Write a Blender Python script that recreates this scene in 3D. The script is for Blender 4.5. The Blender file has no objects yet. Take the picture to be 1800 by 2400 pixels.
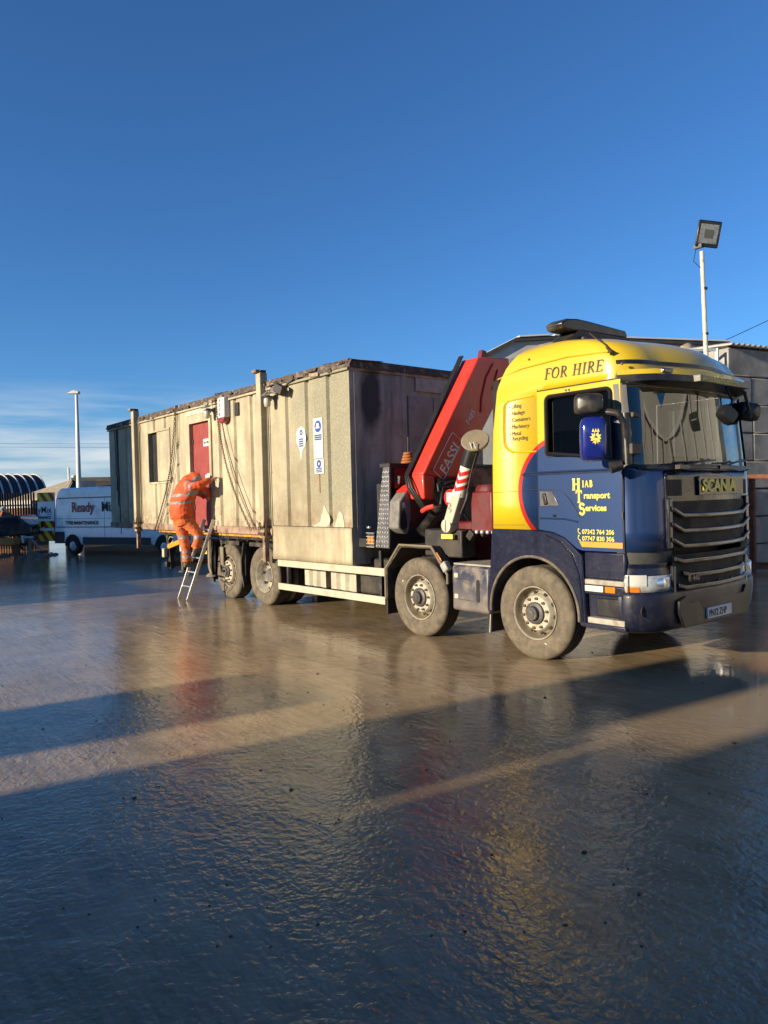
import bpy, bmesh, math, random
from mathutils import Vector, Matrix
random.seed(7)
SC = bpy.context.scene
COL = SC.collection
rad = math.radians

# ------------------------------------------------------------------ camera
cd = bpy.data.cameras.new('camera')
cam = bpy.data.objects.new('camera', cd); COL.objects.link(cam)
CP = Vector((5.228, -6.367, 1.860))
cR = Vector((0.62999, 0.77620, -0.02499)); cU = Vector((-0.00022, 0.03235, 0.99948)); cF = Vector((-0.77660, 0.62966, -0.02056))
cam.matrix_world = Matrix(((cR.x, cU.x, -cF.x, CP.x), (cR.y, cU.y, -cF.y, CP.y), (cR.z, cU.z, -cF.z, CP.z), (0, 0, 0, 1)))
cd.sensor_fit = 'HORIZONTAL'; cd.sensor_width = 36.0; cd.lens = 36.0 * 1690.3 / 1800.0
cd.clip_start = 0.05; cd.clip_end = 3000
SC.camera = cam

# ------------------------------------------------------------------ sky, sun, exposure
SUN_EL, SUN_AZ = 13.0, 9.0            # light travels towards +Y, SUN_AZ degrees over to +X
to_sun = Vector((-math.sin(rad(SUN_AZ)) * math.cos(rad(SUN_EL)), -math.cos(rad(SUN_AZ)) * math.cos(rad(SUN_EL)), math.sin(rad(SUN_EL))))
w = bpy.data.worlds.new('World'); SC.world = w; w.use_nodes = True
nt = w.node_tree; nt.nodes.clear()
def N(t, typ, **kw):
    n = t.nodes.new(typ)
    for k, v in kw.items(): setattr(n, k, v)
    return n
sky = N(nt, 'ShaderNodeTexSky', sky_type='NISHITA')
sky.sun_disc = False; sky.sun_elevation = rad(SUN_EL); sky.sun_rotation = math.atan2(to_sun.x, to_sun.y)
sky.altitude = 0; sky.air_density = 1.0; sky.dust_density = 0.0; sky.ozone_density = 7.3
bg = N(nt, 'ShaderNodeBackground'); bg.inputs[1].default_value = 0.094
wo = N(nt, 'ShaderNodeOutputWorld')
tc = N(nt, 'ShaderNodeTexCoord'); sep = N(nt, 'ShaderNodeSeparateXYZ'); nt.links.new(tc.outputs['Generated'], sep.inputs[0])
mp = N(nt, 'ShaderNodeMapping'); mp.inputs['Scale'].default_value = (1.6, 1.6, 17); mp.inputs['Location'].default_value = (0.35, .2, .3)
nt.links.new(tc.outputs['Generated'], mp.inputs[0])
cn = N(nt, 'ShaderNodeTexNoise'); cn.inputs['Scale'].default_value = 2.2; cn.inputs['Detail'].default_value = 7; cn.inputs['Roughness'].default_value = .55
nt.links.new(mp.outputs[0], cn.inputs['Vector'])
cr = N(nt, 'ShaderNodeValToRGB'); cr.color_ramp.elements[0].position = .40; cr.color_ramp.elements[1].position = .64
nt.links.new(cn.outputs[0], cr.inputs[0])
el = N(nt, 'ShaderNodeValToRGB')
e = el.color_ramp.elements; e[0].position = .0; e[0].color = (.95, .95, .95, 1); e[1].position = .16; e[1].color = (0, 0, 0, 1)
m1 = e.new(.055); m1.color = (.85, .85, .85, 1); m2 = e.new(.115); m2.color = (.45, .45, .45, 1)
nt.links.new(sep.outputs[2], el.inputs[0])
mu = N(nt, 'ShaderNodeMath', operation='MULTIPLY'); nt.links.new(cr.outputs[0], mu.inputs[0]); nt.links.new(el.outputs[0], mu.inputs[1])
mu2 = N(nt, 'ShaderNodeMath', operation='MULTIPLY'); nt.links.new(mu.outputs[0], mu2.inputs[0]); mu2.inputs[1].default_value = .85
cm = N(nt, 'ShaderNodeMix', data_type='RGBA'); cm.inputs[7].default_value = (5.2, 5.3, 5.2, 1)
hz = N(nt, 'ShaderNodeMapRange'); hz.inputs[1].default_value = -.02; hz.inputs[2].default_value = .14; hz.inputs[3].default_value = .5; hz.inputs[4].default_value = 0
nt.links.new(sep.outputs[2], hz.inputs[0])
hm = N(nt, 'ShaderNodeMix', data_type='RGBA'); hm.inputs[7].default_value = (1.55, 2.45, 3.7, 1); nt.links.new(hz.outputs[0], hm.inputs[0]); nt.links.new(sky.outputs[0], hm.inputs[6])
nt.links.new(mu2.outputs[0], cm.inputs[0]); nt.links.new(hm.outputs[2], cm.inputs[6])
nt.links.new(cm.outputs[2], bg.inputs[0]); nt.links.new(bg.outputs[0], wo.inputs[0])
sd = bpy.data.lights.new('sun', 'SUN'); sd.energy = 5.0; sd.angle = rad(.53); sd.color = (1, .84, .61)
sun = bpy.data.objects.new('sun', sd); COL.objects.link(sun); sun.rotation_euler = to_sun.to_track_quat('Z', 'Y').to_euler(); sun.location = (-20, -60, 40)
vs = SC.view_settings; vs.view_transform = 'Standard'; vs.look = 'None'; vs.exposure = 0.88; vs.gamma = 1.0; vs.use_curve_mapping = False

# ------------------------------------------------------------------ mesh helpers
def frame(d, up=Vector((0, 0, 1))):
    d = d.normalized()
    if abs(d.dot(up)) > .99: up = Vector((1, 0, 0))
    s = d.cross(up).normalized(); u = s.cross(d)
    return s, u
class MB:
    def __init__(s): s.v = []; s.f = []; s.m = []; s.mi = 0
    def add(s, vs, fs, mi=None):
        o = len(s.v); s.v += [tuple(v) for v in vs]
        for f in fs: s.f.append([i + o for i in f]); s.m.append(s.mi if mi is None else mi)
        return s
    def box(s, x0, x1, y0, y1, z0, z1, mi=None):
        return s.add([(x0,y0,z0),(x1,y0,z0),(x1,y1,z0),(x0,y1,z0),(x0,y0,z1),(x1,y0,z1),(x1,y1,z1),(x0,y1,z1)],
                     [(0,3,2,1),(4,5,6,7),(0,1,5,4),(1,2,6,5),(2,3,7,6),(3,0,4,7)], mi)
    def obox(s, c, size, rot=(0,0,0), mi=None):
        from mathutils import Euler
        R = Euler([rad(a) for a in rot]).to_matrix(); c = Vector(c); hx, hy, hz = [q/2 for q in size]
        return s.add([c + R @ Vector((a*hx, b*hy, d*hz)) for d in (-1,1) for a,b in ((-1,-1),(1,-1),(1,1),(-1,1))],
                     [(0,3,2,1),(4,5,6,7),(0,1,5,4),(1,2,6,5),(2,3,7,6),(3,0,4,7)], mi)
    def prism(s, pts, plane, a0, a1, mi=None):
        n = len(pts)
        def P(p, a): return {'xz': (p[0], a, p[1]), 'yz': (a, p[0], p[1]), 'xy': (p[0], p[1], a)}[plane]
        ar = sum(pts[i][0]*pts[(i+1)%n][1] - pts[(i+1)%n][0]*pts[i][1] for i in range(n))
        if (ar < 0) != (plane == 'xz' and False): pts = pts[::-1] if ar < 0 else pts
        vs = [P(p, a0) for p in pts] + [P(p, a1) for p in pts]
        lo = list(range(n)); hi = [i+n for i in lo]
        fs = [lo[::-1], hi] + [(i, (i+1)%n, (i+1)%n+n, i+n) for i in range(n)]
        flip = (plane == 'xz') != (a1 < a0)
        if flip: fs = [list(f)[::-1] for f in fs]
        return s.add(vs, fs, mi)
    def bar(s, p0, p1, w, h, up=Vector((0,0,1)), mi=None, w1=None, h1=None):
        p0 = Vector(p0); p1 = Vector(p1); sd_, u = frame(p1-p0, up); vs = []
        for p, ww, hh in ((p0,w,h),(p1,w1 or w,h1 or h)):
            vs += [p - sd_*ww/2 - u*hh/2, p + sd_*ww/2 - u*hh/2, p + sd_*ww/2 + u*hh/2, p - sd_*ww/2 + u*hh/2]
        return s.add(vs, [(0,3,2,1)[::-1],(4,5,6,7)[::-1],(0,1,5,4)[::-1],(1,2,6,5)[::-1],(2,3,7,6)[::-1],(3,0,4,7)[::-1]], mi)
    def tube(s, pts, r, n=8, mi=None, caps=True):
        pts = [Vector(p) for p in pts]; rs = r if isinstance(r, (list, tuple)) else [r]*len(pts)
        vs = []; pu = None
        for i, p in enumerate(pts):
            d = (pts[min(i+1,len(pts)-1)] - pts[max(i-1,0)])
            if pu is None: sd_, u = frame(d)
            else:
                dn = d.normalized(); sd_ = dn.cross(pu)
                if sd_.length < 1e-5: sd_, u = frame(d)
                else: sd_.normalize(); u = sd_.cross(dn)
            pu = u
            vs += [p + (sd_*math.cos(2*math.pi*k/n) + u*math.sin(2*math.pi*k/n))*rs[i] for k in range(n)]
        fs = [(i*n+k, (i+1)*n+k, (i+1)*n+(k+1)%n, i*n+(k+1)%n) for i in range(len(pts)-1) for k in range(n)]
        if caps: fs += [tuple(range(n)), tuple(range((len(pts)-1)*n, len(pts)*n))[::-1]]
        return s.add(vs, fs, mi)
    def lathe(s, prof, c=(0,0,0), axis='y', n=48, mi=None, a0=0, a1=2*math.pi):
        c = Vector(c); vs = []; full = abs(a1-a0-2*math.pi) < 1e-6; m = n if full else n+1
        for k in range(m):
            a = a0 + (a1-a0)*k/n; ca, sa = math.cos(a), math.sin(a)
            for r, h in prof:
                q = {'y': (r*ca, h, r*sa), 'z': (r*ca, r*sa, h), 'x': (h, r*ca, r*sa)}[axis]
                vs.append(c + Vector(q))
        L = len(prof)
        fs = [(k*L+i, ((k+1)%m)*L+i, ((k+1)%m)*L+i+1, k*L+i+1) for k in range(n) for i in range(L-1)]
        return s.add(vs, fs, mi)
    def grid(s, fn, nu, nv, mi=None, skip=None):
        vs = [fn(i, j) for j in range(nv) for i in range(nu)]
        fs = [(j*nu+i, j*nu+i+1, (j+1)*nu+i+1, (j+1)*nu+i) for j in range(nv-1) for i in range(nu-1) if not (skip and skip(i, j))]
        return s.add(vs, fs, mi)
    def ico(s, c, r, sc=(1,1,1), sub=1, jit=0, mi=None):
        bm = bmesh.new(); bmesh.ops.create_icosphere(bm, subdivisions=sub, radius=1)
        vs = [Vector(c) + Vector((v.co.x*sc[0], v.co.y*sc[1], v.co.z*sc[2]))*r*(1+random.uniform(-jit,jit)) for v in bm.verts]
        fs = [[v.index for v in f.verts] for f in bm.faces]; bm.free()
        return s.add(vs, fs, mi)
    def mesh(s, name, mats, smooth=None, fix=False):
        me = bpy.data.meshes.new(name); me.from_pydata(s.v, [], s.f)
        for m in (mats if isinstance(mats, (list, tuple)) else [mats]): me.materials.append(m)
        me.polygons.foreach_set('material_index', s.m)
        if fix:
            bm = bmesh.new(); bm.from_mesh(me); bmesh.ops.remove_doubles(bm, verts=bm.verts, dist=1e-5); bmesh.ops.recalc_face_normals(bm, faces=bm.faces); bm.to_mesh(me); bm.free()
        me.validate(); me.update()
        if smooth:
            me.polygons.foreach_set('use_smooth', [True]*len(me.polygons)); me.set_sharp_from_angle(angle=rad(smooth))
        return me
    def build(s, name, mats, parent=None, smooth=None, bevel=None, fix=True, seg=2, loc=None):
        o = bpy.data.objects.new(name, s.mesh(name, mats, smooth or (40 if bevel else None), fix)); COL.objects.link(o)
        if loc is not None: o.location = loc
        if bevel:
            b = o.modifiers.new('bevel', 'BEVEL'); b.width = bevel; b.segments = seg; b.limit_method = 'ANGLE'; b.angle_limit = rad(35)
        attach(o, parent)
        return o
def attach(o, parent):
    if parent is None: return
    o.parent = parent
    if parent.type == 'EMPTY': o.matrix_parent_inverse = Matrix.Translation(-parent.location)
def thing(name, label, cat, loc=(0,0,0), group=None):
    o = bpy.data.objects.new(name, None); COL.objects.link(o); o.location = loc; o.empty_display_size = .2
    return tag(o, label, cat, group)
def tag(o, label=None, cat=None, group=None, kind=None):
    if label: o['label'] = label
    if cat: o['category'] = cat
    if group: o['group'] = group
    if kind: o['kind'] = kind
    return o
def copy_tree(o, parent):
    c = o.copy(); COL.objects.link(c); c.parent = parent
    for ch in o.children: copy_tree(ch, c)
    return c

# ------------------------------------------------------------------ materials
def lnk(t, a, b): t.links.new(a, b)
def noise(t, vec, scale, detail=5, rough=.55, stretch=None, dist=0):
    if stretch:
        m = N(t, 'ShaderNodeMapping'); m.inputs['Scale'].default_value = stretch; lnk(t, vec, m.inputs[0]); vec = m.outputs[0]
    n = N(t, 'ShaderNodeTexNoise'); n.inputs['Scale'].default_value = scale; n.inputs['Detail'].default_value = detail
    n.inputs['Roughness'].default_value = rough; n.inputs['Distortion'].default_value = dist
    lnk(t, vec, n.inputs['Vector']); return n.outputs[0]
def ramp(t, src, a, b, va=0., vb=1.):
    n = N(t, 'ShaderNodeMapRange'); n.clamp = True
    for i, x in enumerate((a, b, va, vb)): n.inputs[i+1].default_value = x
    lnk(t, src, n.inputs[0]); return n.outputs[0]
def mix(t, fac, a, b):
    n = N(t, 'ShaderNodeMix', data_type='RGBA')
    for sock, val in ((n.inputs[0], fac), (n.inputs[6], a), (n.inputs[7], b)):
        if isinstance(val, (int, float)): sock.default_value = val
        elif isinstance(val, (tuple, list)): sock.default_value = (*val[:3], 1)
        else: lnk(t, val, sock)
    return n.outputs[2]
def math_(t, op, a, b=0., c=None):
    n = N(t, 'ShaderNodeMath', operation=op)
    for i, val in enumerate((a, b) if c is None else (a, b, c)):
        if isinstance(val, (int, float)): n.inputs[i].default_value = val
        else: lnk(t, val, n.inputs[i])
    return n.outputs[0]
def newmat(name):
    m = bpy.data.materials.new(name); m.use_nodes = True; t = m.node_tree; t.nodes.clear()
    o = N(t, 'ShaderNodeOutputMaterial'); b = N(t, 'ShaderNodeBsdfPrincipled'); lnk(t, b.outputs[0], o.inputs[0])
    g = N(t, 'ShaderNodeNewGeometry')
    return m, t, b, g.outputs['Position']
def bumpn(t, b, h, strength, dist):
    n = N(t, 'ShaderNodeBump'); n.inputs['Strength'].default_value = strength; n.inputs['Distance'].default_value = dist
    lnk(t, h, n.inputs['Height']); lnk(t, n.outputs[0], b.inputs['Normal'])
def M(name, col, rough=.5, metal=0., var=.15, vs_=5., dirt=None, damt=.5, ds=2.5, dlo=.48, bump=0., bs=60., coat=0., low=None, stretch=None):
    m, t, b, P = newmat(name)
    n1 = noise(t, P, vs_, 6, .6, stretch)
    c = mix(t, ramp(t, n1, .3, .7), tuple(x*(1-var) for x in col), tuple(min(1, x*(1+var)) for x in col))
    r = ramp(t, n1, .3, .7, max(.02, rough*.85), min(1, rough*1.15))
    if dirt:
        n2 = noise(t, P, ds, 8, .65)
        f = ramp(t, n2, dlo, dlo+.2, 0, damt)
        if low:   # mud thrown up from the ground: more towards height low[0]
            sp = N(t, 'ShaderNodeSeparateXYZ'); lnk(t, P, sp.inputs[0])
            h = ramp(t, math_(t, 'ADD', sp.outputs[2], math_(t, 'MULTIPLY', n2, .5)), low[0]+.25, low[1]+.25, low[2], 0)
            f = math_(t, 'MAXIMUM', f, math_(t, 'MULTIPLY', h, ramp(t, n1, .25, .6)))
        c = mix(t, f, c, dirt); n = N(t, 'ShaderNodeMix'); lnk(t, f, n.inputs[0]); lnk(t, r, n.inputs[2]); n.inputs[3].default_value = .85; r = n.outputs[0]
    lnk(t, c, b.inputs['Base Color']); lnk(t, r, b.inputs['Roughness']); b.inputs['Metallic'].default_value = metal
    if coat: b.inputs['Coat Weight'].default_value = coat; b.inputs['Coat Roughness'].default_value = .06
    if bump: bumpn(t, b, noise(t, P, bs, 4), .6, bump)
    return m
MUD = (.21, .175, .12)
mBlack = M('black_plastic', (.012,.012,.013), .35, dirt=MUD, damt=.25, var=.3)
mRubberSeal = M('rubber_seal', (.008,.008,.009), .45)
mGap = M('panel_gap', (.004,.004,.006), .7)
mNavy = M('navy_paint', (.006,.008,.026), .3, coat=.5, dirt=(.10,.085,.065), damt=.08, ds=22, dlo=.5, low=(.35,.75,.10))
mNavyDusty = M('dusty_navy_paint', (.022,.027,.06), .4, dirt=MUD, damt=.75, ds=5, dlo=.44, low=(.35,.9,.9))
mBlue = M('blue_metallic_paint', (.012,.034,.155), .22, metal=.45, coat=1., var=.05)
mMirrorBlue = M('dark_blue_gloss_paint', (.008,.014,.14), .12, coat=1., var=.05)
mYel = M('yellow_paint', (.53,.365,.008), .25, coat=.6, var=.03)
mRedPaint = M('red_paint', (.46,.018,.013), .3, coat=.4, var=.08)
mCrane = M('crane_red_paint', (.62,.036,.020), .4, coat=.15, var=.10, dirt=(.10,.03,.02), damt=.4, ds=6, dlo=.55)
mCraneDk = M('dark_red_paint', (.11,.007,.009), .45, var=.25, dirt=(.03,.02,.02), damt=.6, ds=5)
mGrey = M('grey_casting', (.16,.15,.135), .55, var=.25, dirt=(.05,.04,.035), damt=.6, ds=9)
mSteelDk = M('dark_steel', (.035,.033,.032), .55, metal=.4, var=.3, dirt=MUD, damt=.45, ds=5, dlo=.5)
mFrame = M('chassis_black', (.012,.011,.011), .6, var=.3, dirt=(.12,.09,.06), damt=.35)
mMuddy = M('muddy_metal', (.17,.135,.09), .8, var=.3, dirt=MUD, damt=.85, ds=4, dlo=.38, bump=.004, bs=30)
mTyre = M('muddy_tyre_rubber', (.125,.102,.070), .85, var=.35, vs_=11, dirt=(.05,.045,.038), damt=.65, ds=8, dlo=.42, bump=.005, bs=45)
mTread = M('tread_rubber', (.03,.026,.02), .8, var=.4, dirt=(.11,.085,.055), damt=.6, ds=8)
mRim = M('dusty_white_rim', (.36,.335,.265), .6, var=.2, vs_=12, dirt=(.16,.12,.075), damt=.75, ds=8, dlo=.49)
mRimDk = M('mud_caked_rim', (.17,.14,.095), .75, var=.3, dirt=(.08,.06,.04), damt=.6, ds=9)
mHub = M('hub_grey', (.045,.042,.045), .5, var=.3, dirt=MUD, damt=.3, ds=12)
mNut = M('nut_steel', (.12,.09,.06), .5, metal=.5)
mRail = M('mud_splashed_rail', (.38,.355,.28), .65, var=.14, dirt=(.26,.2,.13), damt=.5, ds=6, dlo=.5)
mAmber = M('amber_lens', (.52,.16,.01), .2, coat=.5)
mWhiteLens = M('white_marker', (.50,.50,.46), .3)
mTread2 = M('step_tread_plate', (.33,.31,.27), .6, metal=.3, dirt=MUD, damt=.7, ds=8, dlo=.42, bump=.004, bs=80)
mChrome = M('smoked_chrome', (.10,.10,.105), .16, metal=.9, var=.1)
mPlate = M('number_plate_white', (.62,.64,.66), .35, var=.05, dirt=(.3,.27,.22), damt=.3)
mInk = M('black_print', (.006,.006,.007), .5)
mGold = M('gold_lettering', (.80,.62,.10), .4)
mYelText = M('yellow_lettering', (.52,.46,.075), .5, var=.03)
mBrownText = M('dark_brown_lettering', (.05,.028,.012), .5)
mOrangeStripe = M('orange_stripe', (.50,.235,.014), .5, var=.04)
mChequer = M('chequer_plate', (.13,.13,.14), .45, metal=.6, var=.3, dirt=(.03,.03,.035), damt=.5, ds=6)
mWhitePaint = M('white_paint', (.52,.51,.49), .5, var=.08)
mHose = M('hydraulic_hose', (.010,.010,.010), .5)
mRust = M('rust', (.22,.075,.03), .85, var=.4, dirt=(.08,.03,.02), damt=.7, ds=6, bump=.004, bs=40)
mRustCream = M('rusty_flaking_rail', (.29,.205,.15), .85, var=.35, vs_=14, dirt=(.09,.035,.02), damt=.9, ds=7, dlo=.44, bump=.01, bs=30)
mFelt = M('roofing_felt', (.07,.055,.045), .95, var=.45, vs_=8, dirt=(.36,.28,.2), damt=.8, ds=9, dlo=.52, bump=.02, bs=18)
mAlu = M('aluminium', (.62,.60,.56), .38, metal=.85, var=.1)
mRedDoor = M('red_door_paint', (.225,.034,.028), .6, var=.15, dirt=(.25,.12,.09), damt=.4, ds=7, dlo=.56)
mDark = M('dark_void', (.006,.006,.006), .9)
mSignBlue = M('sign_blue', (.015,.06,.26), .5)
mSignWhite = M('sign_white', (.50,.50,.49), .5, var=.06, dirt=(.4,.36,.3), damt=.3, ds=14)
mChain = M('chain_steel', (.10,.06,.04), .6, metal=.5, var=.4)
mVan = M('white_van_paint', (.92,.92,.90), .28, coat=.6, var=.04, dirt=(.35,.31,.26), damt=.4, ds=2.5, low=(.5,.95,.6))
mVanTrim = M('van_grey_plastic', (.035,.036,.04), .6)
mVanTyre = M('van_tyre', (.02,.02,.021), .8)
mChevY = M('chevron_yellow', (.58,.66,.03), .4)
mChevR = M('chevron_red', (.42,.025,.025), .4)
mReadyRed = M('red_van_lettering', (.46,.05,.03), .5)
mGalv = M('galvanised', (.50,.51,.51), .45, metal=.5, var=.12)
mPoleWhite = M('white_peeling_pole', (.48,.46,.40), .65, var=.2, dirt=(.14,.09,.05), damt=.8, ds=6, dlo=.55)
mLampWhite = M('pale_painted_column', (.50,.50,.49), .45)
mGlassy = M('floodlight_glass', (.30,.30,.28), .1, metal=.6, var=.3, vs_=14)
def glass(name, tint, refl=1.):
    m = bpy.data.materials.new(name); m.use_nodes = True; t = m.node_tree; t.nodes.clear()
    o = N(t, 'ShaderNodeOutputMaterial'); tr = N(t, 'ShaderNodeBsdfTransparent'); tr.inputs[0].default_value = (*tint, 1)
    gl = N(t, 'ShaderNodeBsdfGlossy'); gl.inputs['Roughness'].default_value = .015; gl.inputs[0].default_value = (refl, refl, refl, 1)
    fr = N(t, 'ShaderNodeFresnel'); fr.inputs[0].default_value = 1.85
    mx = N(t, 'ShaderNodeMixShader'); lnk(t, fr.outputs[0], mx.inputs[0]); lnk(t, tr.outputs[0], mx.inputs[1]); lnk(t, gl.outputs[0], mx.inputs[2]); lnk(t, mx.outputs[0], o.inputs[0])
    return m
mScreen = glass('windscreen_glass', (.30,.36,.34)); mSideGlass = glass('dimming_side_glass', (.10,.11,.11))  # side panes darkened to keep sunlight out and the cab interior black

def livery():
    m, t, b, P = newmat('cab_livery_paint')
    sp = N(t, 'ShaderNodeSeparateXYZ'); lnk(t, P, sp.inputs[0]); x, y, z = sp.outputs
    dx = math_(t, 'SUBTRACT', x, .41); dz = math_(t, 'SUBTRACT', z, 1.88)
    d = math_(t, 'SQRT', math_(t, 'ADD', math_(t, 'MULTIPLY', dx, dx), math_(t, 'MULTIPLY', dz, dz)))
    right = math_(t, 'GREATER_THAN', x, .41)
    # upper edge of the blue: a line that climbs towards the front
    zl = math_(t, 'ADD', math_(t, 'MULTIPLY', math_(t, 'SUBTRACT', x, .41), .33), 2.42)
    dl = math_(t, 'SUBTRACT', zl, z)                       # >0 below the line
    inside = math_(t, 'SUBTRACT', .548, d)                 # >0 inside the circle
    dist = math_(t, 'ADD', math_(t, 'MULTIPLY', right, dl), math_(t, 'MULTIPLY', math_(t, 'SUBTRACT', 1., right), inside))
    blue = ramp(t, dist, .0, .003); red = ramp(t, dist, -.052, -.049)
    n = noise(t, P, 60, 2)
    col = mix(t, red, (.53,.365,.008), (.48,.018,.013)); col = mix(t, blue, col, mix(t, n, (.016,.042,.125), (.021,.052,.15)))
    dirt = math_(t, 'MULTIPLY', ramp(t, noise(t, P, 4, 8, .7), .6, .8, 0, .25), ramp(t, z, 1.3, 2.0, 1, .15))
    col = mix(t, dirt, col, MUD)
    lnk(t, col, b.inputs['Base Color']); lnk(t, math_(t, 'MULTIPLY', blue, .45), b.inputs['Metallic'])
    b.inputs['Roughness'].default_value = .36; b.inputs['Coat Weight'].default_value = .6; b.inputs['Coat Roughness'].default_value = .05
    bumpn(t, b, noise(t, P, 2.2, 2), .25, .006)
    return m
mLivery = livery()

# ------------------------------------------------------------------ lettering
def text(body, size, loc, face, mat, parent, name='lettering', shear=0., off=0., width=1., extr=.0015, space=1., rot=0., align='LEFT'):
    c = bpy.data.curves.new('txt', 'FONT'); c.body = body; c.size = size; c.shear = shear; c.offset = off; c.extrude = extr; c.space_character = space; c.align_x = align
    c.resolution_u = 3
    o = bpy.data.objects.new('txt', c); COL.objects.link(o)
    me = bpy.data.meshes.new_from_object(o)
    bpy.data.objects.remove(o); bpy.data.curves.remove(c)
    X = {'-y': Vector((1,0,0)), '+x': Vector((0,1,0))}[face] if isinstance(face, str) else Vector(face[0])
    Nn = {'-y': Vector((0,-1,0)), '+x': Vector((1,0,0))}[face] if isinstance(face, str) else Vector(face[1])
    U = Nn.cross(X)
    if rot: X, U = X*math.cos(rad(rot)) + U*math.sin(rad(rot)), -X*math.sin(rad(rot)) + U*math.cos(rad(rot))
    loc = Vector(loc)
    for v in me.vertices: v.co = loc + X*v.co.x*width + U*v.co.y + Nn*v.co.z
    me.materials.clear(); me.materials.append(mat); me.name = name
    r = bpy.data.objects.new(name, me); COL.objects.link(r); attach(r, parent); return r
def arc2(cx, cy, rx, ry, a0, a1, n=12): return [(cx+rx*math.cos(rad(a0+(a1-a0)*i/n)), cy+ry*math.sin(rad(a0+(a1-a0)*i/n))) for i in range(n+1)]
K, T_ = 1., .5      # thick and thin stroke weights
GL = {  # strokes: (points, weight); serifs are strokes too
 'F': (.62, [([(.16,0),(.16,1)],K), ([(.0,.975),(.6,.975)],T_), ([(.6,.975),(.6,.80)],T_), ([(.16,.52),(.46,.52)],T_), ([(.46,.60),(.46,.43)],T_), ([(.0,.025),(.34,.025)],T_)]),
 'O': (.86, [(arc2(.42,.5,.34,.47,60,240),K), (arc2(.42,.5,.34,.47,240,420),T_*1.4)]),
 'R': (.76, [([(.16,0),(.16,1)],K), ([(.0,.975),(.3,.975)],T_), (arc2(.3,.75,.24,.225,90,-90),K*.85), ([(.16,.525),(.3,.525)],T_), ([(.32,.52),(.66,.03)],K), ([(.6,.025),(.76,.025)],T_), ([(.0,.025),(.32,.025)],T_)]),
 'H': (.88, [([(.16,0),(.16,1)],K), ([(.66,0),(.66,1)],K), ([(.16,.51),(.66,.51)],T_)] + [([(a,b),(a+.32,b)],T_) for a in (0,.5) for b in (.025,.975)]),
 'I': (.40, [([(.17,0),(.17,1)],K), ([(.0,.025),(.34,.025)],T_), ([(.0,.975),(.34,.975)],T_)]),
 'E': (.70, [([(.16,0),(.16,1)],K), ([(.0,.975),(.6,.975)],T_), ([(.6,.975),(.6,.80)],T_), ([(.16,.52),(.46,.52)],T_), ([(.46,.60),(.46,.43)],T_), ([(.0,.025),(.62,.025)],T_), ([(.62,.025),(.62,.21)],T_)]),
 'T': (.78, [([(.36,0),(.36,1)],K), ([(.0,.96),(.72,.96)],T_*1.2), ([(.02,.96),(.02,.76)],T_), ([(.70,.96),(.70,.76)],T_), ([(.18,.025),(.54,.025)],T_)]),
 'S': (.66, [(arc2(.30,.74,.24,.22,20,270),K*.9), (arc2(.30,.27,.26,.26,90,-160),K*.9), ([(.53,.78),(.53,.98)],T_), ([(.05,.22),(.05,.02)],T_)]),
 'A': (.80, [([(.06,.03),(.37,1)],T_*1.3), ([(.37,1),(.68,.03)],K), ([(.18,.36),(.58,.36)],T_), ([(-.04,.025),(.2,.025)],T_), ([(.54,.025),(.80,.025)],T_)]),
 'B': (.72, [([(.16,0),(.16,1)],K), ([(.0,.975),(.3,.975)],T_), (arc2(.3,.755,.2,.22,90,-90,8),K*.9), ([(.16,.53),(.32,.53)],T_), (arc2(.3,.27,.26,.245,90,-90,8),K*.9), ([(.0,.025),(.3,.025)],T_)]),
 ' ': (.36, [])}
def serif(body, size, loc, mat, parent, wt=.12, slant=0., width=1., slope=0., space=.06):
    """roman capitals cut as flat strokes, on a wall that faces -Y"""
    mb = MB(); cx = 0.; loc = Vector(loc); k = 0
    for ch in body:
        adv, st = GL[ch]
        for pts, wgt in st:
            hw = wt*wgt/2
            for (ax, ay), (bx, by) in zip(pts[:-1], pts[1:]):
                dx, dy = bx-ax, by-ay; L = math.hypot(dx, dy); dx /= L; dy /= L
                e_ = hw*.3 if len(pts) > 2 else 0
                q = [(ax-dx*e_-dy*hw, ay-dy*e_+dx*hw), (bx+dx*e_-dy*hw, by+dy*e_+dx*hw), (bx+dx*e_+dy*hw, by+dy*e_-dx*hw), (ax-dx*e_+dy*hw, ay-dy*e_-dx*hw)]
                k += 1; yy = -.0004*(k % 7)
                vs = []
                for X_, Y_ in q:
                    px = (cx+X_)*width + slant*Y_
                    vs.append((loc.x+px*size, loc.y+yy, loc.z+(Y_)*size+px*size*slope))
                mb.add(vs, [(0,3,2,1)])
        cx += adv+space
    return mb.build('lettering', mat, parent, fix=False)

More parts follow.
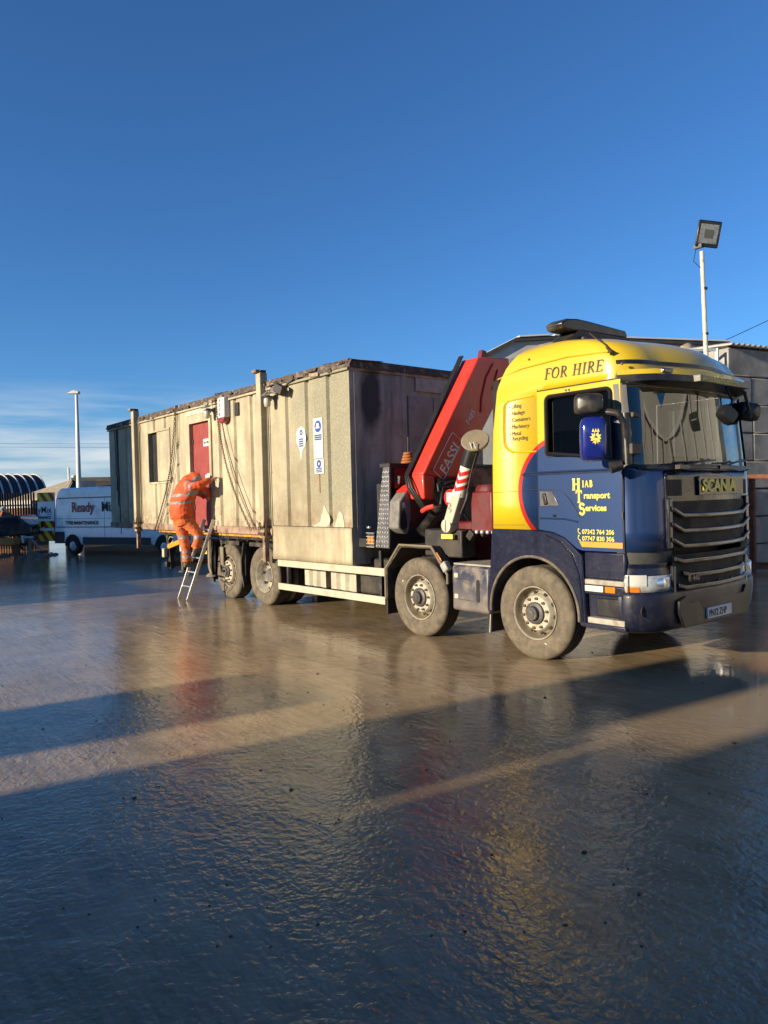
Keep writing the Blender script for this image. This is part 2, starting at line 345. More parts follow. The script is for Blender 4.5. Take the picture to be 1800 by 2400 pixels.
# ------------------------------------------------------------------ ground
def ground_mat():
    m, t, b, P = newmat('wet_muddy_concrete')
    sp = N(t, 'ShaderNodeSeparateXYZ'); lnk(t, P, sp.inputs[0])
    big = noise(t, P, .32, 5, .6, dist=.6)
    mid = noise(t, P, 1.7, 6, .62)
    rot = N(t, 'ShaderNodeMapping'); rot.inputs['Rotation'].default_value = (0, 0, rad(28)); rot.inputs['Scale'].default_value = (1.1, 13, 1); lnk(t, P, rot.inputs[0])
    st1 = noise(t, rot.outputs[0], 1.2, 6, .65, dist=1.4)
    rot2 = N(t, 'ShaderNodeMapping'); rot2.inputs['Rotation'].default_value = (0, 0, rad(-20)); rot2.inputs['Scale'].default_value = (1.4, 10, 1); lnk(t, P, rot2.inputs[0])
    st2 = noise(t, rot2.outputs[0], 1.5, 5, .6, dist=1.0)
    def polar(cx, cy, kr, kt, sc):
        ax_, ay_ = math_(t, 'SUBTRACT', sp.outputs[0], cx), math_(t, 'SUBTRACT', sp.outputs[1], cy)
        r_ = math_(t, 'SQRT', math_(t, 'ADD', math_(t, 'MULTIPLY', ax_, ax_), math_(t, 'MULTIPLY', ay_, ay_))); th = math_(t, 'ARCTAN2', ay_, ax_)
        cb = N(t, 'ShaderNodeCombineXYZ'); lnk(t, math_(t, 'MULTIPLY', r_, kr), cb.inputs[0]); lnk(t, math_(t, 'MULTIPLY', th, kt), cb.inputs[1])
        return noise(t, cb.outputs[0], sc, 5, .6, dist=.35)
    tr1 = polar(7.5, -8.5, 7., 9., .9); tr2 = polar(-4., -14., 6., 10., .9)
    tracks = math_(t, 'MAXIMUM', math_(t, 'MULTIPLY', ramp(t, tr1, .50, .68), ramp(t, noise(t, P, .45, 3), .42, .58)), math_(t, 'MULTIPLY', ramp(t, tr2, .52, .70), ramp(t, noise(t, P, .38, 3, .5, None, .4), .45, .6)))
    f1 = noise(t, P, 18, 2, .45, dist=.6); f2 = noise(t, P, 34, 1, .5, dist=.3); f3 = noise(t, P, 5.5, 3, .5)
    # coarse brushed slab towards the yard middle, smoother smeared mud along the lorry
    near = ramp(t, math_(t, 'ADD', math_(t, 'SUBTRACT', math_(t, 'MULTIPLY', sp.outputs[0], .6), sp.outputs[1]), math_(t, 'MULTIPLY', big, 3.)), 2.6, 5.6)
    # a smoother pool of standing water in front of the truck
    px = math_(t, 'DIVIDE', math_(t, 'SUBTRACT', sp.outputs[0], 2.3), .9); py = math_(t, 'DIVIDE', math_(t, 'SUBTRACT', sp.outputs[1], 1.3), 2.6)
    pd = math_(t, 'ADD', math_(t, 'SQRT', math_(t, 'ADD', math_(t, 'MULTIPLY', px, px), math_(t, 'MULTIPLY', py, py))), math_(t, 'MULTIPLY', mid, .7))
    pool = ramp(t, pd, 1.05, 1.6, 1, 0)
    wet = math_(t, 'MAXIMUM', pool, ramp(t, big, .52, .68))
    mud = ramp(t, math_(t, 'ADD', math_(t, 'MULTIPLY', mid, .5), math_(t, 'MULTIPLY', st1, .5)), .38, .66)
    col = mix(t, mud, (.19,.135,.076), (.42,.31,.18))
    col = mix(t, ramp(t, st2, .45, .75, 0, .5), col, (.44,.33,.20))
    col = mix(t, math_(t, 'MULTIPLY', wet, .5), col, (.15,.108,.064))
    col = mix(t, math_(t, 'MULTIPLY', tracks, .55), col, (.40,.30,.18))
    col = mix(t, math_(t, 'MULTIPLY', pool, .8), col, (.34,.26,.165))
    fore_shade = ramp(t, math_(t, 'ADD', math_(t, 'SUBTRACT', math_(t, 'MULTIPLY', sp.outputs[0], .6), sp.outputs[1]), math_(t, 'MULTIPLY', big, 3.)), 5.8, 8.4, 0, .5)  # foreground shade put into the colour: albedo falls off towards the camera
    col = mix(t, fore_shade, col, (.085,.066,.044))
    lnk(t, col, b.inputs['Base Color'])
    rg = math_(t, 'ADD', math_(t, 'ADD', ramp(t, mud, 0, 1, .035, .075), math_(t, 'MULTIPLY', tracks, .06)), math_(t, 'MULTIPLY', wet, -.025))
    lnk(t, rg, b.inputs['Roughness']); b.inputs['IOR'].default_value = 1.55; b.inputs['Specular Tint'].default_value = (1, .90, .72, 1)
    rip = math_(t, 'MULTIPLY', math_(t, 'ADD', f1, math_(t, 'MULTIPLY', f2, .42)), math_(t, 'MULTIPLY', ramp(t, near, 0, 1, .28, 1.), ramp(t, noise(t, P, .9, 4, .6, dist=.8),   .36, .62, .40, 1.35)))
    h = math_(t, 'ADD', rip, math_(t, 'ADD', math_(t, 'MULTIPLY', f3, .35), math_(t, 'ADD', math_(t, 'MULTIPLY', math_(t, 'ADD', st1, st2), .20), math_(t, 'MULTIPLY', tracks, .30))))
    amp = math_(t, 'SUBTRACT', 1., math_(t, 'ADD', math_(t, 'MULTIPLY', pool, .88), math_(t, 'MULTIPLY', math_(t, 'SUBTRACT', 1., pool), math_(t, 'MULTIPLY', ramp(t, big, .52, .68), .45))))
    bumpn(t, b, math_(t, 'MULTIPLY', h, amp), 1., .0068)
    return m
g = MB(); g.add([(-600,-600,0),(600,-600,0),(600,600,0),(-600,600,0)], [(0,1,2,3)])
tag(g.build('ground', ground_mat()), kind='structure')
mJoint = M('joint_filler', (.27,.21,.14), .5, var=.4, vs_=9)
GR = bpy.data.objects['ground']
for a_, b_ in (((-9.5,-2.6),(.5,-1.6)), ((-9.0,-8),(-10.2,9)), ((-5.6,-5.2),(-6.3,-1.2))):
    a_, b_ = Vector((*a_,.003)), Vector((*b_,.003)); n_ = (b_-a_).cross(Vector((0,0,1))).normalized(); jb = MB(); jv = []
    for i in range(80):
        c_ = a_.lerp(b_, i/79) + n_*random.gauss(0,.006); wq = random.uniform(.002,.007); jv += [c_-n_*wq, c_+n_*wq]
    jb.add(jv, [(2*i,2*i+1,2*i+3,2*i+2) for i in range(79)]); jb.build('slab_joint', mJoint, GR, fix=False)
# clods of mud dropped from tyres
mClod = M('mud_clod', (.035,.027,.02), .6, var=.4)
cl = MB()
for _ in range(150):
    a = random.random(); d = 3.0 + 9*random.random()**1.5; ang = random.uniform(-.5,.5)
    q = CP + (cF*math.cos(ang) + cR*math.sin(ang))*d; s_ = random.uniform(.003,.008)*(1.8 if random.random() < .12 else 1)
    cl.ico((q.x, q.y, s_*.3), s_, (random.uniform(.8,1.6), random.uniform(.8,1.6), .6), 1, .25)
tag(cl.build('mud_clods', mClod, smooth=60, fix=False), kind='stuff')

# ------------------------------------------------------------------ the yard outside the frame: what shades the ground, what the windscreen mirrors
mConcrete = M('cast_concrete', (.30,.29,.265), .85, var=.2, vs_=3, dirt=(.12,.115,.10), damt=.7, ds=1.3, dlo=.45, bump=.006, bs=25)
mSheet = M('profiled_sheet', (.30,.31,.31), .6, var=.12, dirt=(.16,.14,.11), damt=.4)
mCream = M('cream_render', (.52,.47,.36), .8, var=.12, dirt=(.32,.28,.2), damt=.4, ds=.8)
def yard_box(name, label, cat, x0, x1, y0, y1, h, mat):
    o = thing(name, label, cat, ((x0+x1)/2, (y0+y1)/2, 0))
    k = (y0-y1)*math.tan(rad(SUN_AZ))  # unseen buildings, sides skewed along the sun so depth does not widen their shadows
    MB().prism([(x0,y1),(x1,y1),(x1+k,y0),(x0+k,y0)], 'xy', 0, h-.15).build('wall', mat, o)
    MB().prism([(x0-.01,y1+.03),(x1+.01,y1+.03),(x1+.01+k,y0),(x0-.01+k,y0)], 'xy', h-.15, h).build('roof', mSheet, o)
    return o
tS = math.tan(rad(SUN_EL)); tA = math.tan(rad(SUN_AZ))
YO = -20.
def ux(u): return u + YO*tA
def hh(tipY, z=0): return z + (tipY-YO)/math.cos(rad(SUN_AZ))*tS
yard_box('store_building', 'low flat roofed store behind the camera on the left', 'building', ux(-1.28), ux(.14), YO-1.6, YO, hh(-2.6), mCream)
yard_box('block_store', 'tall grey block store behind the camera', 'building', ux(.90), ux(2.13), YO-4, YO, hh(1.3), mConcrete)
yard_box('lean_to', 'narrow lean-to against the block store behind the camera', 'building', ux(2.14), ux(2.36), YO-3, YO, hh(-1.7), mSheet)
yard_box('gap_infill', 'low unseen added gate between the two lean-tos behind the camera', 'infill', ux(2.361), ux(2.439), YO-.5, YO, hh(-3.9), mSheet)  # unseen box added to cut short the sun streak through the gap
yard_box('lean_to', 'wider lean-to beside the workshop behind the camera', 'building', ux(2.44), ux(2.89), YO-3, YO, hh(-1.7), mSheet)
yard_box('workshop', 'long grey workshop behind the camera on the right', 'building', ux(2.90), ux(26), YO-8, YO, hh(2.2), mConcrete)
yard_box('warehouse', 'tall warehouse far left outside the frame', 'building', ux(-27), ux(-12.1), YO-10, YO, hh(0, 4.6), mSheet)
yard_box('depot_annex', 'lower annex beside the tall warehouse outside the frame', 'building', ux(-12.05), ux(-9.2), YO-10, YO, hh(-.4), mSheet)
# building mirrored in the windscreen: a cream shed with white steel posts, out of frame to the right
o = thing('cream_shed', 'cream shed with white steel posts outside the frame to the right', 'building', (14,17,0))
MB().box(5, 30, 16, 26, 0, 9).build('wall', M('pale_grey_render', (.38,.38,.35), .8, var=.1), o)
for x in (7.5, 10.2, 13.5, 17, 21): MB().box(x-.16, x+.16, 15.5, 15.8, 0, 7.5).build('post', mWhitePaint, o)
for z in (3.1, 7.4): MB().box(6, 24, 15.55, 15.75, z-.12, z+.12).build('beam', mWhitePaint, o)
MB().box(11.2, 13, 14, 15.4, 0, 4.2).build('store_box', mCream, o)
MB().box(18.2, 21, 14, 15.4, 0, 2.8).build('store_box', mCream, o)

# ------------------------------------------------------------------ buildings in view
def basis(d):
    d = Vector((d[0], d[1], 0)).normalized(); return d, Vector((-d.y, d.x, 0))   # along the wall, backwards (left of it)
# big shed behind the crane and the cab
A = Vector((-10.73, 12.24, 0)); dA, nA = basis((.41, .91))
sh = thing('pitched_shed', 'grey steel shed with a dark roof edge rising behind the red crane', 'building', A)
mShedWall = M('pale_cladding', (.44,.45,.42), .7, var=.08, dirt=(.25,.24,.2), damt=.5, ds=.6)
prof = [(-6.5,0),(-6.5,2.75),(-2.0,5.72),(-1.45,6.10),(.1,6.92),(1.4,7.02),(8.6,7.02),(8.6,0)]
def shp(pt, back): return A + dA*pt[0] + nA*back + Vector((0,0,pt[1]))
mb = MB(); n_ = len(prof); mb.add([shp(q,0) for q in prof] + [shp(q,14) for q in prof], [list(range(n_)), list(range(n_,2*n_))[::-1]] + [(i,(i+1)%n_,(i+1)%n_+n_,i+n_) for i in range(n_)])
mb.build('wall', mShedWall, sh)
mb = MB()
for a_, b_ in zip(prof[1:-2], prof[2:-1]):
    mb.add([shp(a_,-.12), shp(b_,-.12), shp(b_,14.1), shp(a_,14.1)] + [shp((a_[0],a_[1]+.13),-.12), shp((b_[0],b_[1]+.13),-.12), shp((b_[0],b_[1]+.13),14.1), shp((a_[0],a_[1]+.13),14.1)],
           [(0,1,2,3),(4,7,6,5),(0,4,5,1),(1,5,6,2),(2,6,7,3),(3,7,4,0)])
mb.build('roof', M('dark_roof_edge', (.035,.033,.03), .8, var=.3), sh)
for i, (a_, b_) in enumerate((((.2,7.06),(1.3,7.15)), ((1.5,7.155),(3.0,7.155)), ((3.1,7.155),(8.5,7.16)))):
    mb = MB(); mb.add([shp(a_,-.16), shp(b_,-.16), shp(b_,3), shp(a_,3)] + [shp((q[0],q[1]+.05),z_) for q, z_ in ((a_,-.16),(b_,-.16),(b_,3),(a_,3))], [(0,1,2,3),(4,7,6,5),(0,4,5,1),(1,5,6,2),(2,6,7,3),(3,7,4,0)])
    mb.build('roof_sheet', mWhitePaint, sh)
for s0, z0_ in ((-1.3,5.0), (-.2,5.6), (1.0,6.1)):
    mb = MB(); mb.add([shp((s0,z0_),-.03), shp((s0+.5,z0_),-.03), shp((s0+.5,z0_+.8),-.03), shp((s0,z0_+.75),-.03)], [(0,1,2,3)])
    mb.build('cladding_patch', M('grey_patch', (.30,.31,.30), .7), sh)

# block wall building on the right, each cast block its own piece
B = Vector((-2.87, 10.76, 0)); dB, nB = basis((.225, .974))
bw = thing('block_building', 'dark grey building of big cast concrete blocks at the right edge', 'building', B)
CH = .672; bh = MB(); bh.box(-.33, .33, -.33, .33, -.33, .33)
def blk(t0, t1, z0, z1, k):
    mb = MB(); g_ = .012; dp = random.uniform(-.012,.012)
    P8 = [B + dB*t + nB*bk + Vector((0,0,z)) for z in (z0+g_, z1-g_) for t, bk in ((t0+g_,dp),(t1-g_,dp),(t1-g_,.66),(t0+g_,.66))]
    mb.add(P8, [(0,3,2,1),(4,5,6,7),(0,1,5,4),(1,2,6,5),(2,3,7,6),(3,0,4,7)])
    mb.build('concrete_block', mConcrete, bw, bevel=.02, seg=1)
jA = [(-.02,2.6),(2.6,4.2),(4.2,5.8)]; jB = [(-.02,.80),(.80,2.4),(2.4,4.0),(4.0,5.8)]; jC = [(-.02,.84),(.84,2.2),(2.2,3.9),(3.9,5.8)]
zt = 5.2
for c_, row in enumerate((jA, jB, jC, jC, jA, jB, jC, jB)):
    z1_ = zt - c_*CH; z0_ = max(0, z1_-CH)
    if z1_ <= 0: break
    for t0, t1 in row: blk(t0, t1, z0_, z1_, c_)
mb = MB(); P8 = [B + dB*t + nB*bk + Vector((0,0,z)) for z in (0,5.18) for t, bk in ((0,.7),(5.8,.7),(5.8,6),(0,6))]
mb.add(P8, [(0,3,2,1),(4,5,6,7),(0,1,5,4),(1,2,6,5),(2,3,7,6),(3,0,4,7)]); mb.build('wall', mConcrete, bw)
rs = MB()      # corrugated roof sheets with their wavy ends
nx = 140
for j, bk in enumerate((-.10, 6.2)):
    pass
def roofp(i, j):
    t = -.05 + 5.9*i/nx; bk = -.12 + 6.3*j
    return B + dB*t + nB*bk + Vector((0,0,5.27 + .025*math.sin(2*math.pi*t/.19) + .5*j))
rs.grid(roofp, nx+1, 2)
ro = rs.build('roof_sheet', mWhitePaint, bw, smooth=80); so = ro.modifiers.new('thick', 'SOLIDIFY'); so.thickness = .03
mb = MB(); P8 = [B + dB*t + nB*bk + Vector((0,0,z)) for z in (5.2,5.25) for t, bk in ((-.02,-.02),(5.8,-.02),(5.8,.3),(-.02,.3))]
mb.add(P8, [(0,3,2,1),(4,5,6,7),(0,1,5,4),(1,2,6,5),(2,3,7,6),(3,0,4,7)]); mb.build('purlin', mFrame, bw)
# grey guard rail frame in front of it
gr = thing('guard_rail_frame', 'grey tubular guard rail frame rising beside the floodlight pole', 'railing', (-2.95,10.3,0))
a_, b_, c_ = Vector((-2.98,10.45,0)), Vector((-3.6,9.6,0)), Vector((-4.4,8.5,0))
for q in (a_, b_, c_): MB().bar(q, q+Vector((0,0,5.15)), .06, .06).build('post', mGalv, gr)
for z in (5.12, 4.62): MB().bar(c_+Vector((0,0,z-.02)), a_+Vector((0,0,z)), .05, .06).build('rail', mGalv, gr)
MB().box(-3.08,-2.98,10.36,10.42,4.3,4.75).build('bracket', mGalv, gr)
# folded tarpaulin lying on a stack of boxes against the shed
tp = thing('tarpaulin_heap', 'tan crumpled tarpaulin heaped high just above the cab roof', 'tarpaulin', (-4.6,11.4,0))
mTan = M('tan_tarpaulin', (.24,.2,.15), .9, var=.35, vs_=12)
mb = MB(); mb.ico((-4.9,11.6,5.35), .42, (.6,1.5,.55), 3, .12); mb.ico((-4.6,12.2,5.5), .34, (.6,1.1,.7), 3, .14); mb.build('cover', mTan, tp, smooth=60)
MB().box(-5.5,-4.4,10.9,12.6,0,5.2).build('stack', mConcrete, tp)

# floodlight
fl = thing('floodlight', 'square floodlight on a peeling white pole above the cab', 'lamp', (-2.62,9.38,0))
MB().tube([(-2.60,9.36,0),(-2.66,9.36,3.5),(-2.74,9.33,7.12)], [.058,.055,.045], 10).build('pole', mPoleWhite, fl, smooth=60)
for z in (1.9, 4.15, 5.3, 6.3): MB().tube([(-2.655-.01*z*.8,9.36,z-.025),(-2.655-.01*z*.8,9.36,z+.025)], .062, 10).build('band', mSteelDk, fl, smooth=60)
fx = Vector((.78,-.60,-.20)).normalized(); fs, fu = frame(fx); fc = Vector((-2.66,9.40,7.48))
fs = (fs*math.cos(.12) + fu*math.sin(.12)); fu = fs.cross(fx)
def fbox(d0, d1, w0, h0, w1, h1):
    return [fc + fx*d0 + fs*a*w0 + fu*b*h0 for a,b in ((-1,-1),(1,-1),(1,1),(-1,1))] + [fc + fx*d1 + fs*a*w1 + fu*b*h1 for a,b in ((-1,-1),(1,-1),(1,1),(-1,1))]
BF = [(0,1,2,3),(4,7,6,5),(0,4,5,1),(1,5,6,2),(2,6,7,3),(3,7,4,0)]
MB().add(fbox(-.12,.10,.17,.20,.27,.29), BF).build('housing', mBlack, fl, bevel=.03)
MB().add(fbox(.09,.112,.20,.20,.20,.20), BF).build('glass', mGlassy, fl)
MB().add(fbox(.113,.118,.10,.09,.10,.09), BF).build('reflector', M('lamp_reflector', (.16,.15,.12), .3, metal=.7), fl)
for a in (-1,1):
    MB().bar(fc+fx*.12+fs*a*.215, fc+fx*.12+fs*a*.215+fu*.001, .03, .03).build('clip', mBlack, fl)
MB().box(-2.86,-2.68,9.20,9.30,7.18,7.26).build('junction_box', mBlack, fl)
MB().tube([(-2.80,9.2,7.18),(-2.84,9.16,6.9),(-2.75,9.30,6.75)], .008, 5).build('cable', mHose, fl)

# rusty steel rack behind the truck nose
rk = thing('rusty_rack', 'rusty open steel rack standing against the block wall', 'rack', (-2.2,10.0,0))
q0 = Vector((-2.55,9.55,0)); q1 = Vector((-1.62,10.05,0)); q2 = q1 + Vector((.30,.95,0)); q3 = q0 + Vector((.3,.95,0))
for q in (q0,q1,q2,q3): MB().bar(q, q+Vector((0,0,2.15)), .11, .11).build('post', mRust, rk)
for a_, b_ in ((q0,q1),(q1,q2),(q2,q3),(q3,q0)):
    for z in (.12, 2.11): MB().bar(a_+Vector((0,0,z)), b_+Vector((0,0,z)), .08, .08).build('rail', mRust, rk)
    if a_ is q1:
        for z in (.55,.98,1.40,1.78): MB().bar(a_+Vector((0,0,z)), a_+(b_-a_)*.25+Vector((0,0,z)), .04, .06).build('lug', mRust, rk)
qm = q0.lerp(q1, .43)
mb = MB(); mb.add([q0+Vector((.03,.02,.15)), qm+Vector((0,.02,.15)), qm+Vector((0,.02,2.08)), q0+Vector((.03,.02,2.08))] + [q0+Vector((.03,.06,.15)), qm+Vector((0,.06,.15)), qm+Vector((0,.06,2.08)), q0+Vector((.03,.06,2.08))], BF)
mb.build('side_panel', M('bright_rust', (.55,.13,.04), .8, var=.4, vs_=8), rk)

# hooped shed, far left
hs = thing('hooped_shed', 'long dark hooped shed with pale curved ribs at the far left', 'building', (-41,3,0))
hd = Vector((-.14,.99,0)).normalized(); hB = Vector((-40.3,4.3,0)); hA = hB-hd*12; hc = Vector((.99,.14,0)).normalized()
HL = (hB-hA).length
def vault(t, a, r=0.):   # a: 0 at the near eave .. 180 far eave
    return hA + hd*t + hc*((1.9+r)*math.cos(rad(a))) + Vector((0,0,2.05 + (1.62+r)*math.sin(rad(a))))
mDkSheet = M('dark_vault_sheet', (.030,.030,.033), .7, var=.3)
MB().grid(lambda i,j: vault(HL*i/12, 180*j/18), 13, 19).build('vault', mDkSheet, hs, smooth=60)
for k in range(27):
    t = HL*k/26
    MB().tube([vault(t, 180*j/20, .03) for j in range(21)], .05, 6).build('rib', mLampWhite, hs, smooth=60)
mb = MB(); mb.grid(lambda i,j: hA + hd*HL*i + hc*1.9 + Vector((0,0,2.05*j)), 2, 2); mb.build('wall', mDkSheet, hs)
mb = MB(); mb.add([vault(HL, 180*j/18) for j in range(19)] + [hB+hc*1.9, hB-hc*1.9], [list(range(19)) + [20, 19]]); mb.build('end_wall', mDkSheet, hs)
# low building with tan roof
lr = thing('low_shed', 'low shed with a tan sloping roof behind the white van', 'building', (-32,5,0))
apx = Vector((-32.4,4.25,3.14)); rdg = Vector((-28.6,8.9,3.10)); nev = Vector((-29.6,3.06,2.30)); fev = Vector((-36.6,2.0,2.15)); bev = Vector((-41,6,2.4))
mb = MB(); mb.add([apx, fev, nev, apx+Vector((0,0,-.08)), fev+Vector((0,0,-.1)), nev+Vector((0,0,-.1))], [(0,1,2),(3,5,4),(0,3,4,1),(1,4,5,2),(2,5,3,0)])
mb.build('roof', M('tan_roof', (.27,.225,.16), .85, var=.25), lr)
wl = [apx, rdg, Vector((rdg.x,rdg.y,0)), Vector((nev.x,nev.y,0)), nev]; bk = Vector((-2.2,1.8,0))
mb = MB(); mb.add([q+Vector((0,0,-.12 if q.z > 0 else 0)) for q in wl] + [q+bk+Vector((0,0,-.12 if q.z > 0 else 0)) for q in wl], [(0,1,2,3,4),(9,8,7,6,5)] + [(i,(i+1)%5,(i+1)%5+5,i+5) for i in range(5)])
mb.build('wall', M('dark_brown_boarding', (.045,.038,.03), .85, var=.3), lr)
mb = MB(); mb.bar(apx+Vector((.05,-.05,-.03)), rdg+Vector((.05,-.05,-.03)), .12, .22); mb.build('ridge_board', mFrame, lr)
MB().box(-30.6,-29.9,3.9,4.6,2.5,2.98).build('vent', mCream, lr)
# lamp column, left
lp = thing('lamp_column', 'tall white lamp column rising behind the van', 'lamp', (-29.2,3.6,0))
MB().tube([(-29.12,3.60,0),(-29.2,3.62,3.2),(-29.26,3.66,6.9)], [.14,.11,.065], 12).build('column', mLampWhite, lp, smooth=60)
mb = MB(); mb.add([Vector((-29.26,3.66,6.98)) + Vector((.62,.77,0))*a + Vector((.77,-.62,0))*b + Vector((0,0,c)) for a,b,c in
   ((-.42,-.12,-.03),(.12,-.12,-.06),(.16,-.12,.06),(-.10,-.10,.13),(-.42,.12,-.03),(.12,.12,-.06),(.16,.12,.06),(-.10,.10,.13))], [(0,1,2,3),(4,7,6,5),(0,4,5,1),(1,5,6,2),(2,6,7,3),(3,7,4,0)])
mb.build('lantern', mLampWhite, lp, bevel=.03)
# small vent pipe on the roof
vp = thing('vent_pipe', 'thin white vent pipe on the ridge of the low shed', 'pipe', (-33.2,4.3,3.0))
MB().tube([(-33.2,4.3,2.9),(-33.2,4.3,3.75)], .05, 8).build('pipe', mLampWhite, vp, smooth=60)
MB().tube([(-33.0,4.5,3.0),(-33.0,4.5,3.35)], .13, 8).build('cowl', mLampWhite, vp, smooth=60)
# overhead wires
for k, (pts) in enumerate((((-95,10,10.6),(-60,55,10.0)), ((-95,10,10.15),(-60,55,9.5)))):
    p0, p1 = Vector(pts[0]), Vector(pts[1]); L_ = []
    for i in range(25):
        f = i/24; L_.append(p0.lerp(p1, f*1.6-.4) + Vector((0,0,-1.2*math.sin(math.pi*f))))
    tag(MB().tube(L_, .013, 4).build('overhead_wire', mHose), ['upper thin overhead wire crossing the left sky', 'lower thin overhead wire crossing the left sky'][k], 'wire', 'overhead wires on the left')
p0 = Vector((-9.17,23.72,8.0)); p1 = Vector((-5.0,28.9,11.3))
tag(MB().tube([p0.lerp(p1, i/20) + Vector((0,0,-.15*math.sin(math.pi*i/20))) for i in range(21)], .014, 4).build('overhead_wire', mHose), 'single wire climbing away over the block building roof', 'wire')

# palisade fence, sunlit wall and scrap at the far left
def at(px, d):     # a point on the ground plane line of sight, d metres out, px right of centre in focal units
    v = cF + cR*px; return Vector((CP.x, CP.y, 0)) + Vector((v.x, v.y, 0))*d
L0, L1 = at(-.60, 33), at(-.485, 31)
pf = thing('palisade_fence', 'dark steel palisade fence behind the scrap at far left', 'fence', L0)
nP = 34
for i in range(nP):
    q = L0.lerp(L1, i/(nP-1)); MB().bar(q, q+Vector((0,0,2.45)), .075, .02).build('pale', mFrame, pf)
for z in (.5, 1.9): MB().bar(L0+Vector((0,.06,z)), L1+Vector((0,.06,z)), .05, .07).build('rail', mFrame, pf)
W0, W1 = at(-.62, 36), at(-.485, 34)
sw = thing('sunlit_wall', 'low pale wall glowing in the sun behind the palisade', 'wall', W0)
MB().bar(W0+Vector((0,0,1.95)), W1+Vector((0,0,1.95)), .2, .36).build('coping', mWhitePaint, sw)
MB().bar(W0+Vector((0,0,.9)), W1+Vector((0,0,.9)), .2, 1.7).build('wall', mRust, sw)

# ------------------------------------------------------------------ the truck
TR = thing('crane_truck', 'yellow and blue four-axle lorry with a red crane behind its cab', 'truck', (-4,1.23,0))
YC = 1.23
def lerp_tab(tab, z):
    if z <= tab[0][0]: return tab[0][1]
    for (a, va), (b, vb) in zip(tab[:-1], tab[1:]):
        if z <= b: return va + (vb-va)*(z-a)/(b-a)
    return tab[-1][1]
XF = [(.46,1.46),(.85,1.47),(1.25,1.47),(1.6,1.465),(2.05,1.455),(2.12,1.47),(2.91,1.385),(2.98,1.40),(3.06,1.42),(3.2,1.40),(3.3,1.34),(3.38,1.24),(3.45,1.06),(3.51,.78),(3.55,.45),(3.575,.15)]
XR = [(1.2,-.66),(2.5,-.64),(3.09,-.55),(3.3,-.43),(3.38,-.36),(3.45,-.29),(3.51,-.19),(3.55,-.05),(3.575,.08)]
SI = [(.46,.03),(.7,.0),(2.1,.0),(2.91,.0),(3.06,.0),(3.2,.008),(3.3,.022),(3.38,.045),(3.45,.08),(3.51,.15),(3.55,.27),(3.575,.5)]
NC = 8
def half(z, xcol, off=0.):
    """near half of a horizontal slice of the cab, rear centre to front centre"""
    xf, xr, s = lerp_tab(XF, z)+off, lerp_tab(XR, z)-off, lerp_tab(SI, z)-off
    glassz = 2.10 <= z <= 2.95
    cl_, cw = (.17, .30) if glassz else (.33, .46)      # how far the corner reaches back and in
    bow = .14 if z >= 2.10 else .06
    if z > 3.3: cl_ = .30
    k = max(0., (z-3.3)/.28); span = xf-xr
    pts = [(xr, YC), (xr, s+.08), (xr+.08, s)]
    xe = xf-bow; xc = xe-cl_
    for x in xcol: pts.append((min(x, xc) if z <= 3.3 else xr+.08+(xc-xr-.08)*(x+.58)/(1.12+.58), s))
    for i in range(NC+1):
        a = math.pi/2*i/NC
        pts.append((xc+cl_*math.sin(a)**.9, s+cw*(1-math.cos(a)**.9)))
    y0 = s+cw
    for i in range(1, 6):
        f = i/5; pts.append((xe+bow*math.sin(f*math.pi/2), y0+(YC-y0)*f))
    return pts
XCOL = [.10, .23, .66, 1.02, 1.10]
ZS = [1.25, 1.455, 1.75, 2.05, 2.12, 2.25, 2.60, 2.91, 2.98, 3.06, 3.13, 3.2, 3.25, 3.3, 3.34, 3.38, 3.415, 3.45, 3.48, 3.51, 3.53, 3.55, 3.565, 3.575]
H0 = half(2., XCOL); NH = len(H0); c0 = 3+len(XCOL)      # c0: first corner point
def ring(z, off=0.):
    h_ = half(z, XCOL, off); return h_ + [(x, 2*YC-y) for x, y in h_[-2:0:-1]]
RN = 2*NH-2
def mirror_i(i): return i if i < NH else RN-i-1          # face column index, folded on to the near half
rings = [[Vector((x, y, z)) for x, y in ring(z)] for z in ZS]
def is_window(i, j): m = mirror_i(i); return 4 <= m <= 5 and 2.25 <= ZS[j] < 2.90
def is_screen(i, j): m = mirror_i(i); return m >= c0+2 and 2.12 <= ZS[j] < 2.90
def is_door(i, j): m = mirror_i(i); return 3 <= m <= 6 and ZS[j] < 2.97
shell = MB()
for j in range(len(ZS)-1):
    for i in range(RN):
        m = mirror_i(i)
        if is_window(i,j) or is_screen(i,j) or is_door(i,j): continue
        if ZS[j] < 1.4 and m <= 2: continue
        shell.add([rings[j][i], rings[j][(i+1)%RN], rings[j+1][(i+1)%RN], rings[j+1][i]], [(0,1,2,3)])
shell.add(rings[-1], [tuple(range(RN))])
CAB = shell.build('cab_body', mLivery, TR, smooth=38)
sm = CAB.modifiers.new('thick', 'SOLIDIFY'); sm.thickness = .03; sm.offset = -1
